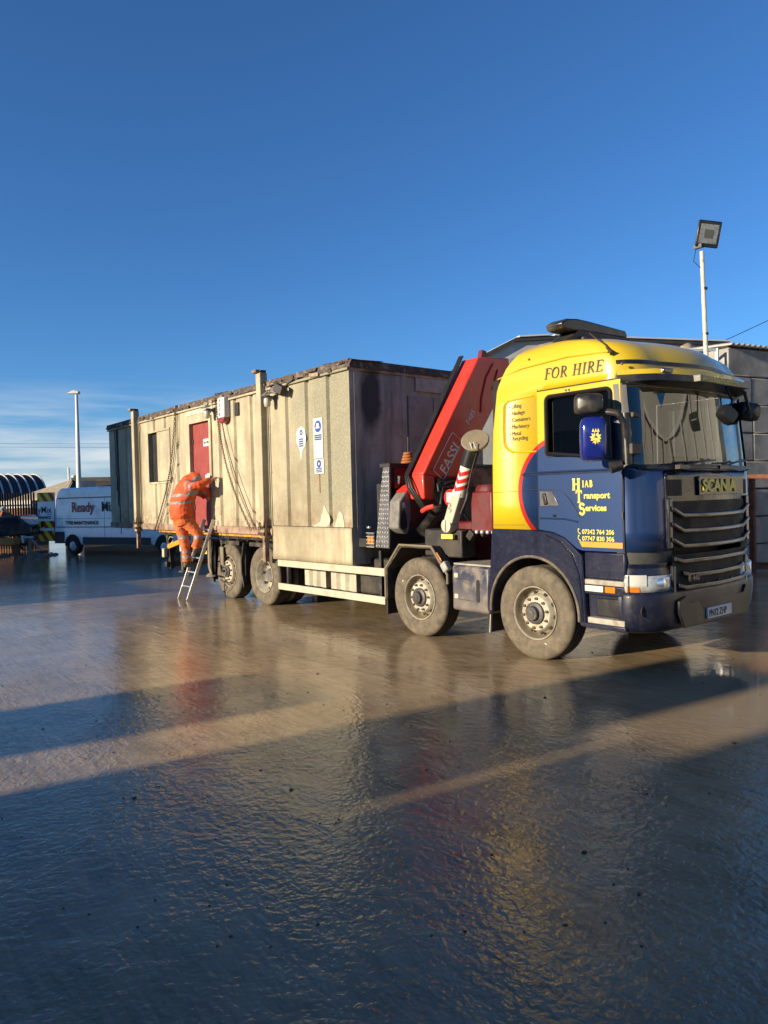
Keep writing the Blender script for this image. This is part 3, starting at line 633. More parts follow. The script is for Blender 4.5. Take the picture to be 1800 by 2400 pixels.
# doors: skin 5 mm proud of the shell so that the shut lines read
zd = [1.25, 1.455, 1.75, 2.05, 2.12, 2.25, 2.60, 2.91, 2.975]
xd = [.108, .23, .66, 1.02, 1.145]
def door_pt(x, z, far, off=.006):
    y = lerp_tab(SI, z)-off; return Vector((x, 2*YC-y if far else y, z))
def door_low(x):   # lower edge follows the wheel arch
    return lerp_tab([(.1,1.46),(.30,1.435),(.45,1.38),(.60,1.27),(.66,1.245),(1.2,1.245)], x)
DOORS = []
for far in (0, 1):
    d_ = MB(); xs = [.108,.17,.23,.30,.38,.45,.52,.60,.66,.84,1.02,1.15]
    for j in range(len(zd)-1):
        for i in range(len(xs)-1):
            if .23 <= (xs[i]+xs[i+1])/2 <= 1.02 and 2.25 <= zd[j] < 2.9: continue
            q = []
            for a in (i, i+1):
                for zz in (zd[j], zd[j+1]):
                    q.append(door_pt(xs[a], max(zz, door_low(xs[a])), far))
            if q[1].z - q[0].z < 1e-4 and q[3].z - q[2].z < 1e-4: continue
            d_.add([q[0], q[2], q[3], q[1]], [(0,1,2,3)])
    D = d_.build('door', mLivery, TR, smooth=30); 
    DOORS.append(D)
DN = DOORS[0]
# interior: floor, dash, seats, wheel
MB().box(-.58,1.0,.10,2.36,1.26,1.5).build('cab_floor', mDark, TR)
MB().box(-.60,-.50,.06,2.40,1.5,3.2).build('bunk_wall', mDark, TR)
mb = MB(); mb.prism([(.95,1.5),(1.20,1.55),(1.24,2.08),(1.12,2.10),(.95,1.95)], 'xz', .20, 2.26); mb.build('dashboard', M('dash_grey', (.05,.05,.05), .8), TR)
mSeat = M('seat_cloth', (.02,.02,.024), .9)
for y in (.30, 1.55):
    mb = MB(); mb.obox((.42,y+.28,1.72), (.55,.52,.16)); mb.obox((.14,y+.28,2.15), (.16,.5,.85), (0,-10,0)); mb.build('seat', mSeat, TR, bevel=.05)
mb = MB(); mb.lathe([(.21+.018*math.cos(2*math.pi*k/8), .018*math.sin(2*math.pi*k/8)) for k in range(9)], (0,0,0), 'z', 28)
mb.v = [(v[0]*.72-v[2]*.7+.92, v[1]+.62, v[2]*.72+v[0]*.7+2.0) for v in mb.v]; mb.build('steering_wheel', mSeat, TR, smooth=60)
mb = MB()
for k in range(26): mb.obox((1.24+random.uniform(-.03,.05), .30+.072*k+random.uniform(-.03,.03), 2.115), (random.uniform(.04,.10), random.uniform(.05,.14), random.uniform(.015,.07)), (0,0,random.uniform(0,90)))
mb.build('papers', mSignWhite, TR)
# windscreen
gl = MB(); gz = [2.10, 2.25, 2.42, 2.60, 2.76, 2.92]
gi = [i for i in range(RN) if i >= c0+2 and mirror_i(i) >= c0+2 and i < RN] + [RN-(c0+2)]
gi = list(range(c0+2, RN-(c0+2)+1))
gr_ = [[Vector((x,y,z)) for x, y in ring(z, -.012)] for z in gz]
gl.grid(lambda i,j: gr_[j][gi[i]], len(gi), len(gz))
gl.build('windscreen', mScreen, TR, smooth=60, fix=False)
# rubber surround strips and A pillars
for far in (0,1):
    pz = [2.10,2.25,2.42,2.60,2.76,2.93]; mb = MB()
    def pil(i, j):
        r_ = half(pz[j], XCOL, .012); x, y = r_[c0+i] if i > 0 else (r_[c0][0]-.02, r_[c0][1]); return Vector((x, 2*YC-y if far else y, pz[j]))
    mb.grid(pil, 4, len(pz)); mb.build('windscreen_pillar', M('pillar_grey', (.10,.095,.09), .6, var=.15) if not far else mBlack, TR, smooth=60)
mb = MB()
for z, w_ in ((2.105,.03),(2.925,.03)):
    r_ = ring(z, .006); mb.tube([Vector((r_[i][0], r_[i][1], z)) for i in gi], .016, 6)
mb.build('windscreen_seal', mRubberSeal, TR, smooth=60)
# side windows: seal, glass
for far in (0,1):
    y = (2*YC+.008) if far else -.010
    rc = [(x,z) for x,z in ([(.235,2.29)] + [(1.06,2.20)] + arc2(.985,2.845,.055,.055,10,90,5) + arc2(.29,2.85,.055,.055,90,180,5))]
    mb = MB(); mb.tube([(x,y,z) for x,z in rc+[rc[0]]], .024, 6); mb.build('window_seal', mRubberSeal, DOORS[far], smooth=60)
    mb = MB(); yy = 2*YC-.03 if far else .03; mb.add([(.21,yy,2.2),(1.05,yy,2.2),(1.05,yy,2.93),(.21,yy,2.93)], [(0,1,2,3)]); mb.build('window', mSideGlass, DOORS[far])
# triangle below the sloping front of the window opening
mb = MB(); mb.prism([(.23,2.255),(1.03,2.255),(1.03,2.205),(.23,2.29)], 'xz', -.009, .0); mb.build('window_ledge', mRubberSeal, DN)

# ---- shut lines and creases on the near side
def seam(pts, w_=.007, y=-.0125, mat=mGap, name='shut_line', par=None, depth=.003):
    mb = MB()
    for (x0,z0),(x1,z1) in zip(pts[:-1], pts[1:]): mb.bar((x0,y,z0), (x1,y,z1), depth, w_, up=Vector((0,-1,0)) if False else Vector((0,0,1)))
    return mb.build(name, mat, par or TR)
def seam2(pts, w_=.007, y=-.008, mat=mGap, name='shut_line', par=None):
    mb = MB()
    for k, ((x0,z0),(x1,z1)) in enumerate(zip(pts[:-1], pts[1:])):
        dx, dz = x1-x0, z1-z0; L = math.hypot(dx,dz) or 1; nx_, nz_ = -dz/L*w_/2, dx/L*w_/2; yk = y-.0003*(k%2)
        mb.add([(x0+nx_,yk,z0+nz_),(x1+nx_,yk,z1+nz_),(x1-nx_,yk,z1-nz_),(x0-nx_,yk,z0-nz_)], [(0,1,2,3)])
    return mb.build(name, mat, par or TR, fix=False)
seam2([(.10,1.46),(.102,2.0),(.115,3.0)], .008, -.003)
seam2([(.115,2.985),(1.06,2.985)] + arc2(1.07,2.93,.065,.055,90,0,5), .010, -.003)
seam2([(1.158,1.24),(1.155,2.10)], .016, -.004)
seam2([(-.12,2.07),(.1,2.068),(1.14,2.062)], .022, -.0075, M('paint_crease', (.006,.012,.045), .3))
mb = MB(); mb.tube([(-.10,-.004,2.093),(.1,-.004,2.09),(1.14,-.010,2.083)], .012, 6); mb.build('door_crease', mLivery, DN, smooth=60)
seam2([(-.12,1.905),(.10,1.90),(.36,1.892),(.45,1.86),(.53,1.78),(.60,1.68),(.645,1.60)], .006, -.0122, mGap, 'panel_line', DN)
mb = MB(); mb.tube([(.12,-.008,1.585),(.45,-.012,1.58),(.62,-.010,1.55)], .010, 6); mb.build('door_crease', mLivery, DN, smooth=60)
# raised outline on the yellow side panel
o1 = [(.06,2.945),(-.22,2.93)] + arc2(-.27,2.85,.085,.075,80,180,6) + [(-.365,2.6)] + arc2(-.16,2.47,.20,.14,185,268,6) + [(.02,2.325),(.09,2.325)]
mb = MB(); mb.tube([(x,.0,z) for x,z in o1], .010, 6); mb.build('panel_crease', mYel, CAB, smooth=60)
mb = MB(); mb.tube([(x-.025,.0,z-.004) for x,z in o1[3:-3]], [.012]*len(o1[3:-3]), 6); mb.build('panel_crease', mYel, CAB, smooth=60)
seam2([(-.62,1.50),(-.10,1.505)], .004, -.003, mBrownText, 'panel_line', CAB); seam2([(-.635,1.88),(-.19,1.89)], .004, -.003, mBrownText, 'panel_line', CAB); seam2([(-.637,1.5),(-.637,1.88)], .004, -.003, mBrownText, 'panel_line', CAB)
mb = MB(); mb.tube([(-.48,.02,3.20),(-.1,.010,3.27),(.5,.012,3.30),(1.0,.02,3.27)], .007, 5); mb.build('roof_crease', mYel, CAB, smooth=60)
for x, z in ((-.02,3.36),(.50,2.945),(.54,2.945),(1.17,3.12)):
    mb = MB(); mb.lathe([(.0,-.012),(.012,-.012),(.014,0)], (x, lerp_tab(SI,z), z), 'y', 10); mb.build('bolt', mBrownText, CAB)
# door handle in its recess
hd_ = [(.125,1.885),(.30,1.875),(.385,1.72),(.13,1.715)]
mb = MB(); mb.prism(hd_, 'xz', -.016, -.004); HD = mb.build('handle_recess', M('handle_grey', (.13,.13,.135), .3, metal=.4), DN, bevel=.006)
mb = MB(); mb.obox((.205,-.022,1.795), (.05,.02,.13), (0,-14,0)); mb.build('handle', mBlack, HD, bevel=.012)
for z in (1.62, 2.02): MB().box(1.150,1.162,-.018,-.004,z-.035,z+.035).build('hinge', mSteelDk, DN)
MB().box(.30,.34,-.013,-.006,1.60,1.625).build('lock', mChrome, DN)
# lettering
serif('FOR HIRE', .118, (.215,-.004,3.098), mBrownText, CAB, wt=.13, slant=.16, width=1.03, slope=-.022, space=.10)
serif('H', .118, (.56,-.011,1.885), mYelText, DN, wt=.26, width=1.0)
serif('IAB', .068, (.685,-.011,1.912), mYelText, DN, wt=.24, width=.85, space=.16)
serif('T', .125, (.605,-.011,1.752), mYelText, DN, wt=.26, width=.80)
text('ransport', .088, (.70,-.011,1.795), '-y', mYelText, DN, off=.0035, width=1.02)
serif('S', .115, (.645,-.011,1.628), mYelText, DN, wt=.26, width=.92)
text('ervices', .088, (.718,-.011,1.666), '-y', mYelText, DN, off=.0035, width=1.02)
for z, num in ((1.425,'07342 764 206'), (1.355,'07747 830 306')):
    text(num, .066, (.672,-.011,z), '-y', mYelText, DN, off=.0018, width=.96)
    mb = MB(); mb.tube([(.628,-.012,z+.048),(.624,-.012,z+.024),(.640,-.012,z+.002)], .006, 6); mb.obox((.631,-.0125,z+.048),(.016,.004,.016)); mb.obox((.647,-.0125,z+.003),(.016,.004,.014)); mb.build('telephone_mark', mYelText, DN)
mb = MB(); mb.prism([(.635,1.345),(1.148,1.345),(1.148,1.288),(.668,1.288)], 'xz', -.0115, -.009); mb.build('orange_stripe', mOrangeStripe, DN)
for k, wd in enumerate(('Lifting','Haulage','Containers','Machinery','Metal')):
    z = 2.835-.0775*k
    text(wd, .066, (-.262,-.004,z), '-y', mBrownText, CAB, width=.92, shear=.1)
    mb = MB(); mb.lathe([(0,-.002),(.009,-.002)], (-.287,-.002,z+.016), 'y', 8); mb.build('bullet', mBrownText, CAB, fix=False)
text('Recycling', .066, (-.258,-.004,2.468), '-y', mBrownText, CAB, width=.92, shear=.1)

# ---- roof: dark band round the dome, lamp pods, marker bar, horn cord
def bandpts(z0, z1, off, i0, i1):
    a = ring(z0, off); b_ = ring(z1, off); return [[Vector((a[i][0],a[i][1],z0)) for i in range(i0,i1)], [Vector((b_[i][0],b_[i][1],z1)) for i in range(i0,i1)]]
bp = bandpts(3.135, 3.175, .006, c0+2, RN-(c0+2)+1)
MB().grid(lambda i,j: bp[j][i], len(bp[0]), 2).build('roof_band', mBlack, CAB, smooth=60)
# sun visor: a deep curved board with a dark underside, wrapped round the screen top
def visor(y, k):   # k 0 top back,1 top front,2 bottom front,3 bottom back
    f = (y-YC)/1.20; bowx = -.32*f*f - .30*max(0, abs(f)-.78)**1.5*6
    return Vector(({0:1.34,1:1.59,2:1.605,3:1.40}[k] + bowx*(1 if k in (1,2) else .6), y, {0:3.085,1:3.060,2:2.945,3:2.915}[k] + .012*f*f))
ys = [YC + 1.20*math.sin(a/10*math.pi/2) for a in range(-10,11)]
mb = MB(); nn = len(ys)
mb.grid(lambda i,j: visor(ys[i], j), nn, 2, 0)
def vfront(i,j): return visor(ys[i],1).lerp(visor(ys[i],2), (0,.42,1)[j])
mb.grid(lambda i,j: vfront(i,j), nn, 2, 0); mb.grid(lambda i,j: vfront(i,j+1), nn, 2, 1)
mb.grid(lambda i,j: visor(ys[i], j+2), nn, 2, 1)
mb.add([visor(ys[0],k) for k in range(4)], [(0,1,2,3)], 1); mb.add([visor(ys[-1],k) for k in range(4)], [(3,2,1,0)], 1)
VIS = mb.build('sun_visor', [mYel, mBlack], TR, smooth=35)
def vis_face(i0): pass
n_v = Vector((.99,-.1,0)).normalized()
text('www.marshallandmacintosh.com', .088, (1.6085,.74,2.957), '+x', mGold, VIS, width=.66, off=.001, rot=0)
bb = MB(); bb.box(1.52,1.607,.70,1.80,2.950,3.012); bb.build('name_board', M('name_board_grey', (.10,.10,.09), .4), VIS)
for y in (.40, 2.06): MB().obox((1.55-.32*((y-YC)/1.2)**2,y,3.05), (.10,.16,.05), (0,0,-8)).build('marker_lamp', mChrome, VIS, bevel=.01)
mb = MB(); mb.prism([(.33,3.70),(.30,3.765),(.40,3.815),(.60,3.84),(.80,3.84),(1.56,3.82),(1.60,3.75),(1.54,3.715),(.42,3.69)], 'yz', .0, .24); LB = mb.build('beacon_bar', mBlack, TR, bevel=.02)
mb = MB(); mb.prism([(.34,3.55),(.62,3.72),(1.55,3.745),(1.78,3.60),(1.9,3.55)], 'yz', -.02, .24); mb.build('bar_mount', mSteelDk, LB)
mb = MB(); mb.box(.17,.30,.62,1.7,3.56,3.64); mb.build('mount_rail', mBlack, LB, bevel=.02)
mb = MB(); mb.tube([(.66,.20,3.545),(.80,.06,3.47),(.95,.03,3.36),(1.03,.012,3.28)], .007, 5); mb.tube([(.98,.025,3.32),(1.04,.008,3.265),(1.06,.006,3.245)], [.010,.018,.03], 8); mb.build('aerial_lead', mBrownText, CAB, smooth=60)

# ---- front panel, upper grille
mFront = M('black_gloss_front', (.010,.011,.016), .22, coat=.25, var=.2, dirt=(.10,.09,.07), damt=.25, ds=4)
def front_patch(y0, y1, z0, z1, off, ny=16, nz=6, shape=None):
    def fn(i, j):
        z = z0+(z1-z0)*j/(nz-1); y = y0+(y1-y0)*i/(ny-1); s = lerp_tab(SI,z); xf = lerp_tab(XF,z)
        e_ = abs(y-YC); inner = YC-.46-s
        if e_ <= inner: x = xf-.06+.06*math.sin((1-e_/inner)*math.pi/2)
        else:
            c_ = min(1, (e_-inner)/.46); ca = (1-c_)
            a = math.acos(max(0,min(1,(1-(1-c_)) ** (1/.9)))) if False else math.acos(min(1,c_**(1/.9)))
            x = xf-.06-.33+.33*math.sin(a)**.9
        return Vector((x+off, y, z))
    return fn
mb = MB(); mb.grid(front_patch(.36,2.10,1.26,2.06,.010,40,10), 40, 10); FP = mb.build('front_panel', mFront, TR, smooth=60); s2 = FP.modifiers.new('t','SOLIDIFY'); s2.thickness = .012
mb = MB(); mb.grid(front_patch(.46,2.0,1.255,1.745,.018,30,4), 30, 4); mb.build('grille_mesh', mGap, FP, smooth=60)
for y0, y1 in ((.37,.62),(2.0,2.09)):
    mb = MB(); f_ = front_patch(y0,y1,1.80,1.965,.016); mb.grid(f_, 16, 6); mb.build('air_inlet', mGap, FP, smooth=60)
def sweep(mb, pts, w_, h_):
    n_ = len(pts)
    mb.add([(x+dx*w_/2, y, z+dz*h_/2) for x,y,z in pts for dx,dz in ((-1,-1),(1,-1),(1,1),(-1,1))], [(i*4+k, i*4+(k+1)%4, (i+1)*4+(k+1)%4, (i+1)*4+k) for i in range(n_-1) for k in range(4)] + [(0,1,2,3),(n_*4-1,n_*4-2,n_*4-3,n_*4-4)])
mGrBar = M('grille_bar_grey', (.022,.022,.025), .22, metal=.2, coat=.5, var=.15)
def fx_at(y, z): return front_patch(y, y, z, z, 0, 2, 2)(0, 0).x
for k, z in enumerate((1.60, 1.445, 1.29)):
    mb = MB(); pts = [(.40,z+.075),(.47,z+.05),(.58,z),(.9,z-.006),(YC,z-.008),(1.56,z-.006),(1.88,z),(1.99,z+.05),(2.06,z+.075)]
    sweep(mb, [(fx_at(y_,1.5)+.035,y_,z_) for y_,z_ in pts], .05, .048)
    mb.build('grille_bar', mGrBar, FP, bevel=.014)
for y in (.40, 2.06): MB().prism([(y-.035,1.27),(y+.035,1.27),(y+.035,1.78),(y-.035,1.78)], 'yz', fx_at(y,1.5), fx_at(y,1.5)+.035).build('grille_side', mGrBar, FP, bevel=.012)
MB().box(1.462,1.484,.88,1.86,1.80,2.0).build('badge_panel', mFront, FP, bevel=.004)
text('SCANIA', .175, (1.492,.935,1.84), '+x', mGold, FP, off=.007, width=1.22, extr=.006, space=.95)
for z in (2.08,):
    mb = MB(); r_ = ring(2.09,.014); mb.tube([Vector((r_[i][0],r_[i][1],2.085)) for i in range(c0+3, RN-(c0+3)+1)], .014, 6); mb.build('cowl_edge', mBlack, TR, smooth=60)
# wipers
for y0, y1 in ((.62,1.30),(1.45,2.02)):
    mb = MB(); mb.tube([(1.47,y0,2.10),(1.475,(y0+y1)/2,2.155),(1.42,y1,2.185)], .011, 6); mb.tube([(1.455,y0-.22,2.135),(1.485,y0+.25,2.150),(1.45,y1,2.17)], .008, 6); mb.obox((1.475,y0-.05,2.09),(.05,.20,.04)); mb.build('wiper', mBlack, TR)
# ---- blue corner deflectors are part of the cab body; the grey foot below them
for far in (0,1):
    zs = [1.09,1.14,1.20,1.25]; mb = MB()
    def cf(i, j):
        r_ = half(zs[j], XCOL, -.01-.03*(3-j)/3); x, y = r_[c0+i]; return Vector((x, 2*YC-y if far else y, zs[j]))
    mb.grid(cf, NC+1, 4); mb.build('corner_foot', mFrame if far else M('dark_grey_foot', (.07,.07,.065), .5), TR, smooth=60)

# ---- lower front: bumper, headlamps, lower grille
XCL = [.10,.23,.66,1.02,1.10]
def low_ring(z, off=0., inset=0.):
    h_ = half(z, XCL, off); h_ = [(1.165,h_[c0][1])] + h_[c0:]; return [Vector((x,y,z)) for x,y in h_] + [Vector((x,2*YC-y,z)) for x,y in h_[-2::-1]]
zb = [.455,.475,.52,.60,.70,.80,.845]; offs = [-.06,-.02,-.004,0,.004,.004,-.004]
LR = [low_ring(z, o_) for z, o_ in zip(zb, offs)]
mb = MB(); mb.grid(lambda i,j: LR[j][i], len(LR[0]), len(zb)); BUM = mb.build('bumper', M('bumper_navy', (.006,.008,.022), .45, coat=.15, dirt=(.10,.085,.065), damt=.15, ds=20, dlo=.5), TR, smooth=50); s2 = BUM.modifiers.new('t','SOLIDIFY'); s2.thickness = .03
zb2 = [.845,.86,1.0,1.02,1.08,1.13]; LR2 = [low_ring(z, -.02) for z in zb2]
mb = MB(); mb.grid(lambda i,j: LR2[j][i], len(LR2[0]), len(zb2)); mb.build('lower_front', mNavy, TR, smooth=50)
LR3 = [low_ring(z, -.012 if z < 1.06 else -.02) for z in (1.018,1.04,1.085,1.12)]
mb = MB(); nL = len(LR3[0])
mb.grid(lambda i,j: LR3[j][i], nL, 4); mb.build('brow', mNavy, TR, smooth=50)
mHL = M('headlamp_lens', (.55,.57,.54), .14, metal=.35, coat=1., var=.3, vs_=16)
mHLc = M('headlamp_reflector', (.80,.80,.78), .12, metal=.9, var=.1)
for far in (0,1):
    hz = [.85,.90,.96,1.012]; rr = [half(z, XCL, .004) for z in hz]
    def hp(i, j):
        seq = [(1.195, rr[j][c0][1])] + rr[j][c0+1:c0+NC+2]; x, y = seq[i]; return Vector((x, 2*YC-y if far else y, hz[j]))
    mb = MB(); mb.grid(hp, NC+2, 4); HLo = mb.build('headlight', mHL, TR, smooth=60); s2 = HLo.modifiers.new('t','SOLIDIFY'); s2.thickness = .015
    mb = MB(); mb.grid(lambda i,j: hp(i, j)+Vector((.004, .005 if far else -.005, .006)), 4, 2); mb.v = [(x,y,z-.002) for x,y,z in mb.v]; mb.build('indicator', mAmber, HLo, smooth=60)
    mb = MB(); mb.grid(lambda i,j: hp(i, j+1)+Vector((.004, .006 if far else -.006, .012)), 5, 3); mb.build('side_lamp', mWhiteLens, HLo, smooth=60)
    c_ = hp(6,1); mb = MB(); mb.lathe([(0,.012),(.03,.011),(.055,.004),(.06,0)], (0,0,0), 'x', 18); ang = -.45 if not far else .45
    mb.v = [(v[0]*math.cos(ang)-v[1]*math.sin(ang)+c_.x+.004, v[0]*math.sin(ang)+v[1]*math.cos(ang)+c_.y, v[2]+.93) for v in mb.v]; mb.build('reflector', mHLc, HLo, smooth=60)
mb = MB(); mb.grid(front_patch(.43,2.03,.80,1.20,.012,30,6), 30, 6); LG = mb.build('lower_grille', mGap, TR, smooth=60)
for z, y0, y1 in ((1.135,.46,2.0),(.985,.58,1.88),(.865,.50,1.96)):
    mb = MB(); pts = [(y0,z+.03),(y0+.12,z),(YC,z-.004),(y1-.12,z),(y1,z+.03)]
    sweep(mb, [(fx_at(y_,1.2)+.028,y_,z_) for y_,z_ in pts], .045, .045)
    mb.build('grille_bar', mGrBar, LG, bevel=.01)
for y in (.45, 2.01): MB().box(fx_at(y,1.)-.01, fx_at(y,1.)+.03, y-.03, y+.03, .80, 1.10).build('grille_side', mGrBar, LG, bevel=.012)
text('R 440', .085, (1.50,.60,.93), '+x', mChrome, LG, off=.002, extr=.004, width=1.1)
for y in (.95,1.22,1.50): mb = MB(); mb.ico((1.505,y,.90), .014, sub=1); mb.build('washer_jet', mChrome, LG, smooth=60)
MB().prism([(.55,.46),(1.95,.46),(2.02,.70),(1.90,.78),(1.84,.70),(.66,.70),(.60,.78),(.46,.74),(.46,.62)], 'yz', 1.452, 1.482).build('bumper_centre', M('bumper_grey', (.008,.008,.009), .45, coat=.1, dirt=MUD, damt=.06), BUM, bevel=.008)
PLt = MB().box(1.483,1.502,.985,1.515,.50,.615).build('number_plate', mPlate, TR, bevel=.003)
text('PN12 ZHP', .102, (1.5035,1.01,.522), '+x', mInk, PLt, off=.002, width=.84)
for y in (.20,): MB().lathe([(.0,-.01),(.05,-.01),(.055,0)], (1.32,.075,.665), 'x', 16).build('fog_lamp', mFrame, BUM)
for y in (.42, 2.04): MB().box(fx_at(y,.7)-.01, fx_at(y,.7)+.008, y-.03, y+.03, .66,.78).build('tow_eye', mGap, BUM)

# ---- steps beside the arch, wheel arch panel
for far in (0,1):
    f = lambda y: 2*YC-y if far else y
    y0, y1 = sorted((f(.0), f(.42)))
    yf = f(.05); ya, yb = sorted((f(.06), f(.46)))
    mb = MB(); mb.box(.66,1.17,ya,yb,.44,1.24); ST = mb.build('step_housing', mNavy, TR)
    a, b_ = sorted((f(-.01), f(.20))); MB().box(.69,1.155,a,b_,.90,.955).build('step', mTread2, ST, bevel=.008)
    a, b_ = sorted((f(-.015), f(.07))); MB().box(.69,1.155,a,b_,.80,.898).build('step_riser', mNavy, ST, bevel=.01)
    a, b_ = sorted((f(-.024), f(-.014))); MB().box(.70,.92,a,b_,.83,.893).build('marker_strip', mWhiteLens, ST, bevel=.005); MB().box(.94,1.06,a,b_,.83,.893).build('side_marker', mAmber, ST, bevel=.005)
    a, b_ = sorted((f(-.012), f(.20))); MB().box(.72,1.155,a,b_,.498,.56).build('step', mTread2, ST, bevel=.008)
    a, b_ = sorted((f(-.012), f(.08))); MB().box(.68,1.165,a,b_,.445,.497).build('step_riser', mNavy, ST, bevel=.01)
    a, b_ = sorted((f(.03), f(.055))); MB().box(.80,1.14,a,b_,.575,.76).build('step_panel', mBlack, ST, bevel=.01)
    a, b_ = sorted((f(.0), f(.05))); MB().box(.685,1.165,a,b_,.96,1.24).build('sill_panel', mNavy, ST, bevel=.015)
    pts = [(-.60,1.45),(.12,1.45),(.30,1.43),(.45,1.375),(.58,1.27),(.66,1.20),(.685,.80),(.70,.445),(.635,.445)] + arc2(0,.515,.615,.63,-4,184,26) + [(-.665,.42),(-.70,.5),(-.69,.75),(-.64,1.0)]
    a, b_ = sorted((f(-.012), f(.50))); mb = MB(); mb.prism(pts, 'xz', a, b_); FE = mb.build('wheel_arch', mNavy, TR, bevel=.02)
    mb = MB(); mb.tube([(x, f(-.018), z) for x, z in arc2(0,.515,.625,.64,-2,182,26)], .018, 6); mb.build('arch_lip', M('dusty_arch_lip', (.10,.09,.072), .7, dirt=MUD, damt=.7, ds=9, dlo=.45) if not far else mFrame, FE, smooth=60)
    if not far:
        seam2([(-.18,1.45),(-.21,1.33),(-.24,1.26)], .006, -.0145, mGap, 'panel_line', FE)
        mb = MB(); mb.tube([(.20,-.016,1.40),(.38,-.016,1.34),(.54,-.016,1.20),(.615,-.016,1.02),(.655,-.016,.75),(.665,-.016,.5)], .010, 6); mb.build('arch_crease', mNavy, FE, smooth=60)

# ---- mirrors
def mirror(far):
    f = lambda y: 2*YC-y if far else y
    par = TR
    def pod(x0,x1,z0,z1,yc,dep,mat,name,parent):
        mb = MB(); pts = []
        cx, cz, hx, hz_ = (x0+x1)/2, (z0+z1)/2, (x1-x0)/2, (z1-z0)/2
        def sup(i, j):
            a = 2*math.pi*i/24; lay = [(1.0,-.5),(1.0,.10),(.93,.36),(.70,.50),(.0,.54)][j]
            c_, s_ = math.cos(a), math.sin(a); q = .45
            X = cx + hx*lay[0]*math.copysign(abs(c_)**q, c_); Z = cz + hz_*lay[0]*math.copysign(abs(s_)**q, s_)
            # mirror head is turned: its shell looks forward and outward
            d = lay[1]*dep; ang = rad(38)
            xx = (X-cx)
            return Vector((cx + xx*math.cos(ang)*1.25 + d*math.sin(ang), f(yc + xx*math.sin(ang)*1.25*.9 - d*math.cos(ang)), Z))
        mb.grid(sup, 25, 5); return mb.build(name, mat, parent, smooth=50)
    mm = pod(.92,1.14,2.16,2.60,-.30,.17,mMirrorBlue,'mirror',par)
    pod(.86,1.09,2.625,2.83,-.29,.17,mBlack,'wide_mirror',mm)
    mb = MB(); mb.tube([(1.12,f(-.20),2.64),(1.22,f(-.17),2.62),(1.26,f(-.12),2.52),(1.26,f(-.10),2.3)], .035, 8); mb.tube([(1.26,f(-.10),2.62),(1.27,f(-.09),2.12)], .045, 8); mb.tube([(1.24,f(-.14),2.12),(1.16,f(-.22),2.09)], [.05,.06], 8)
    mb.build('mirror_arm', mBlack, mm, smooth=60)
    mb = MB(); mb.obox((1.29,f(-.03),2.27),(.10,.16,.11)); mb.build('mirror_bracket', mSteelDk, mm, bevel=.01); MB().obox((1.31,f(-.02),2.60),(.05,.12,.05)).build('mirror_bracket', mSteelDk, mm, bevel=.01)
    if not far:   # crowned griffin mark in yellow
        Nn = Vector((math.sin(rad(38)), -math.cos(rad(38)), 0)); Xx = Vector((math.cos(rad(38)), math.sin(rad(38)), 0))
        c_ = Vector((1.025,-.30,2.375)) + Nn*.100 + Xx*.022
        mb = MB()
        out = []
        for k in range(22):
            a = 2*math.pi*k/22; r_ = (.062 if k % 2 == 0 else .040)*(1.15 if math.sin(a) > 0 else .95); out.append(c_ + Xx*r_*math.cos(a)*.85 + Vector((0,0,r_*math.sin(a))))
        inn = [c_ + (q-c_)*.45 for q in out]
        for k in range(22):
            if k not in (5,13,17): mb.add([out[k], out[(k+1)%22], inn[(k+1)%22], inn[k]], [(0,1,2,3)])
        for k in range(3): b0 = c_ + Xx*(-.024+.024*k) + Vector((0,0,.066)); mb.add([b0-Xx*.012, b0+Xx*.012, b0+Vector((0,0,.034))], [(0,1,2)])
        mb.add([c_+Xx*-.02+Vector((0,0,.012)), c_+Xx*.03+Vector((0,0,.0)), c_+Xx*.012+Vector((0,0,-.022)), c_+Xx*-.018+Vector((0,0,-.012))], [(0,1,2,3)])
        mb.build('griffin_emblem', mGold, mm, fix=False)
    return mm
mirror(0)
mb = MB()
def podm(c, sx, sz, rot, name, parent):
    mb = MB(); c = Vector(c)
    def sup(i, j):
        a = 2*math.pi*i/20; s_, d = [(1,-.05),(1,.03),(.85,.07),(0,.08)][j]
        u = sx*s_*math.copysign(abs(math.cos(a))**.5, math.cos(a)); v = sz*s_*math.copysign(abs(math.sin(a))**.5, math.sin(a))
        U = u*math.cos(rad(rot)) - v*math.sin(rad(rot)); V = u*math.sin(rad(rot)) + v*math.cos(rad(rot))
        return c + Vector((.5,.86,0))*U*.9 + Vector((0,0,V)) + Vector((.86,-.5,0))*d
    mb.grid(sup, 21, 4); return mb.build(name, mBlack, parent, smooth=60)
fm = podm((1.60,1.26,2.64), .10, .080, -38, 'front_mirror', TR)
MB().tube([(1.60,1.33,2.70),(1.60,1.38,2.80),(1.55,1.36,2.94)], .012, 6).build('mirror_stay', mBlack, fm, smooth=60)
km = podm((1.30,2.42,2.77), .15, .11, -8, 'kerb_mirror', TR)
MB().tube([(1.36,2.24,2.74),(1.42,2.18,2.76),(1.40,2.12,2.95)], .018, 6).build('mirror_stay', mBlack, km, smooth=60)

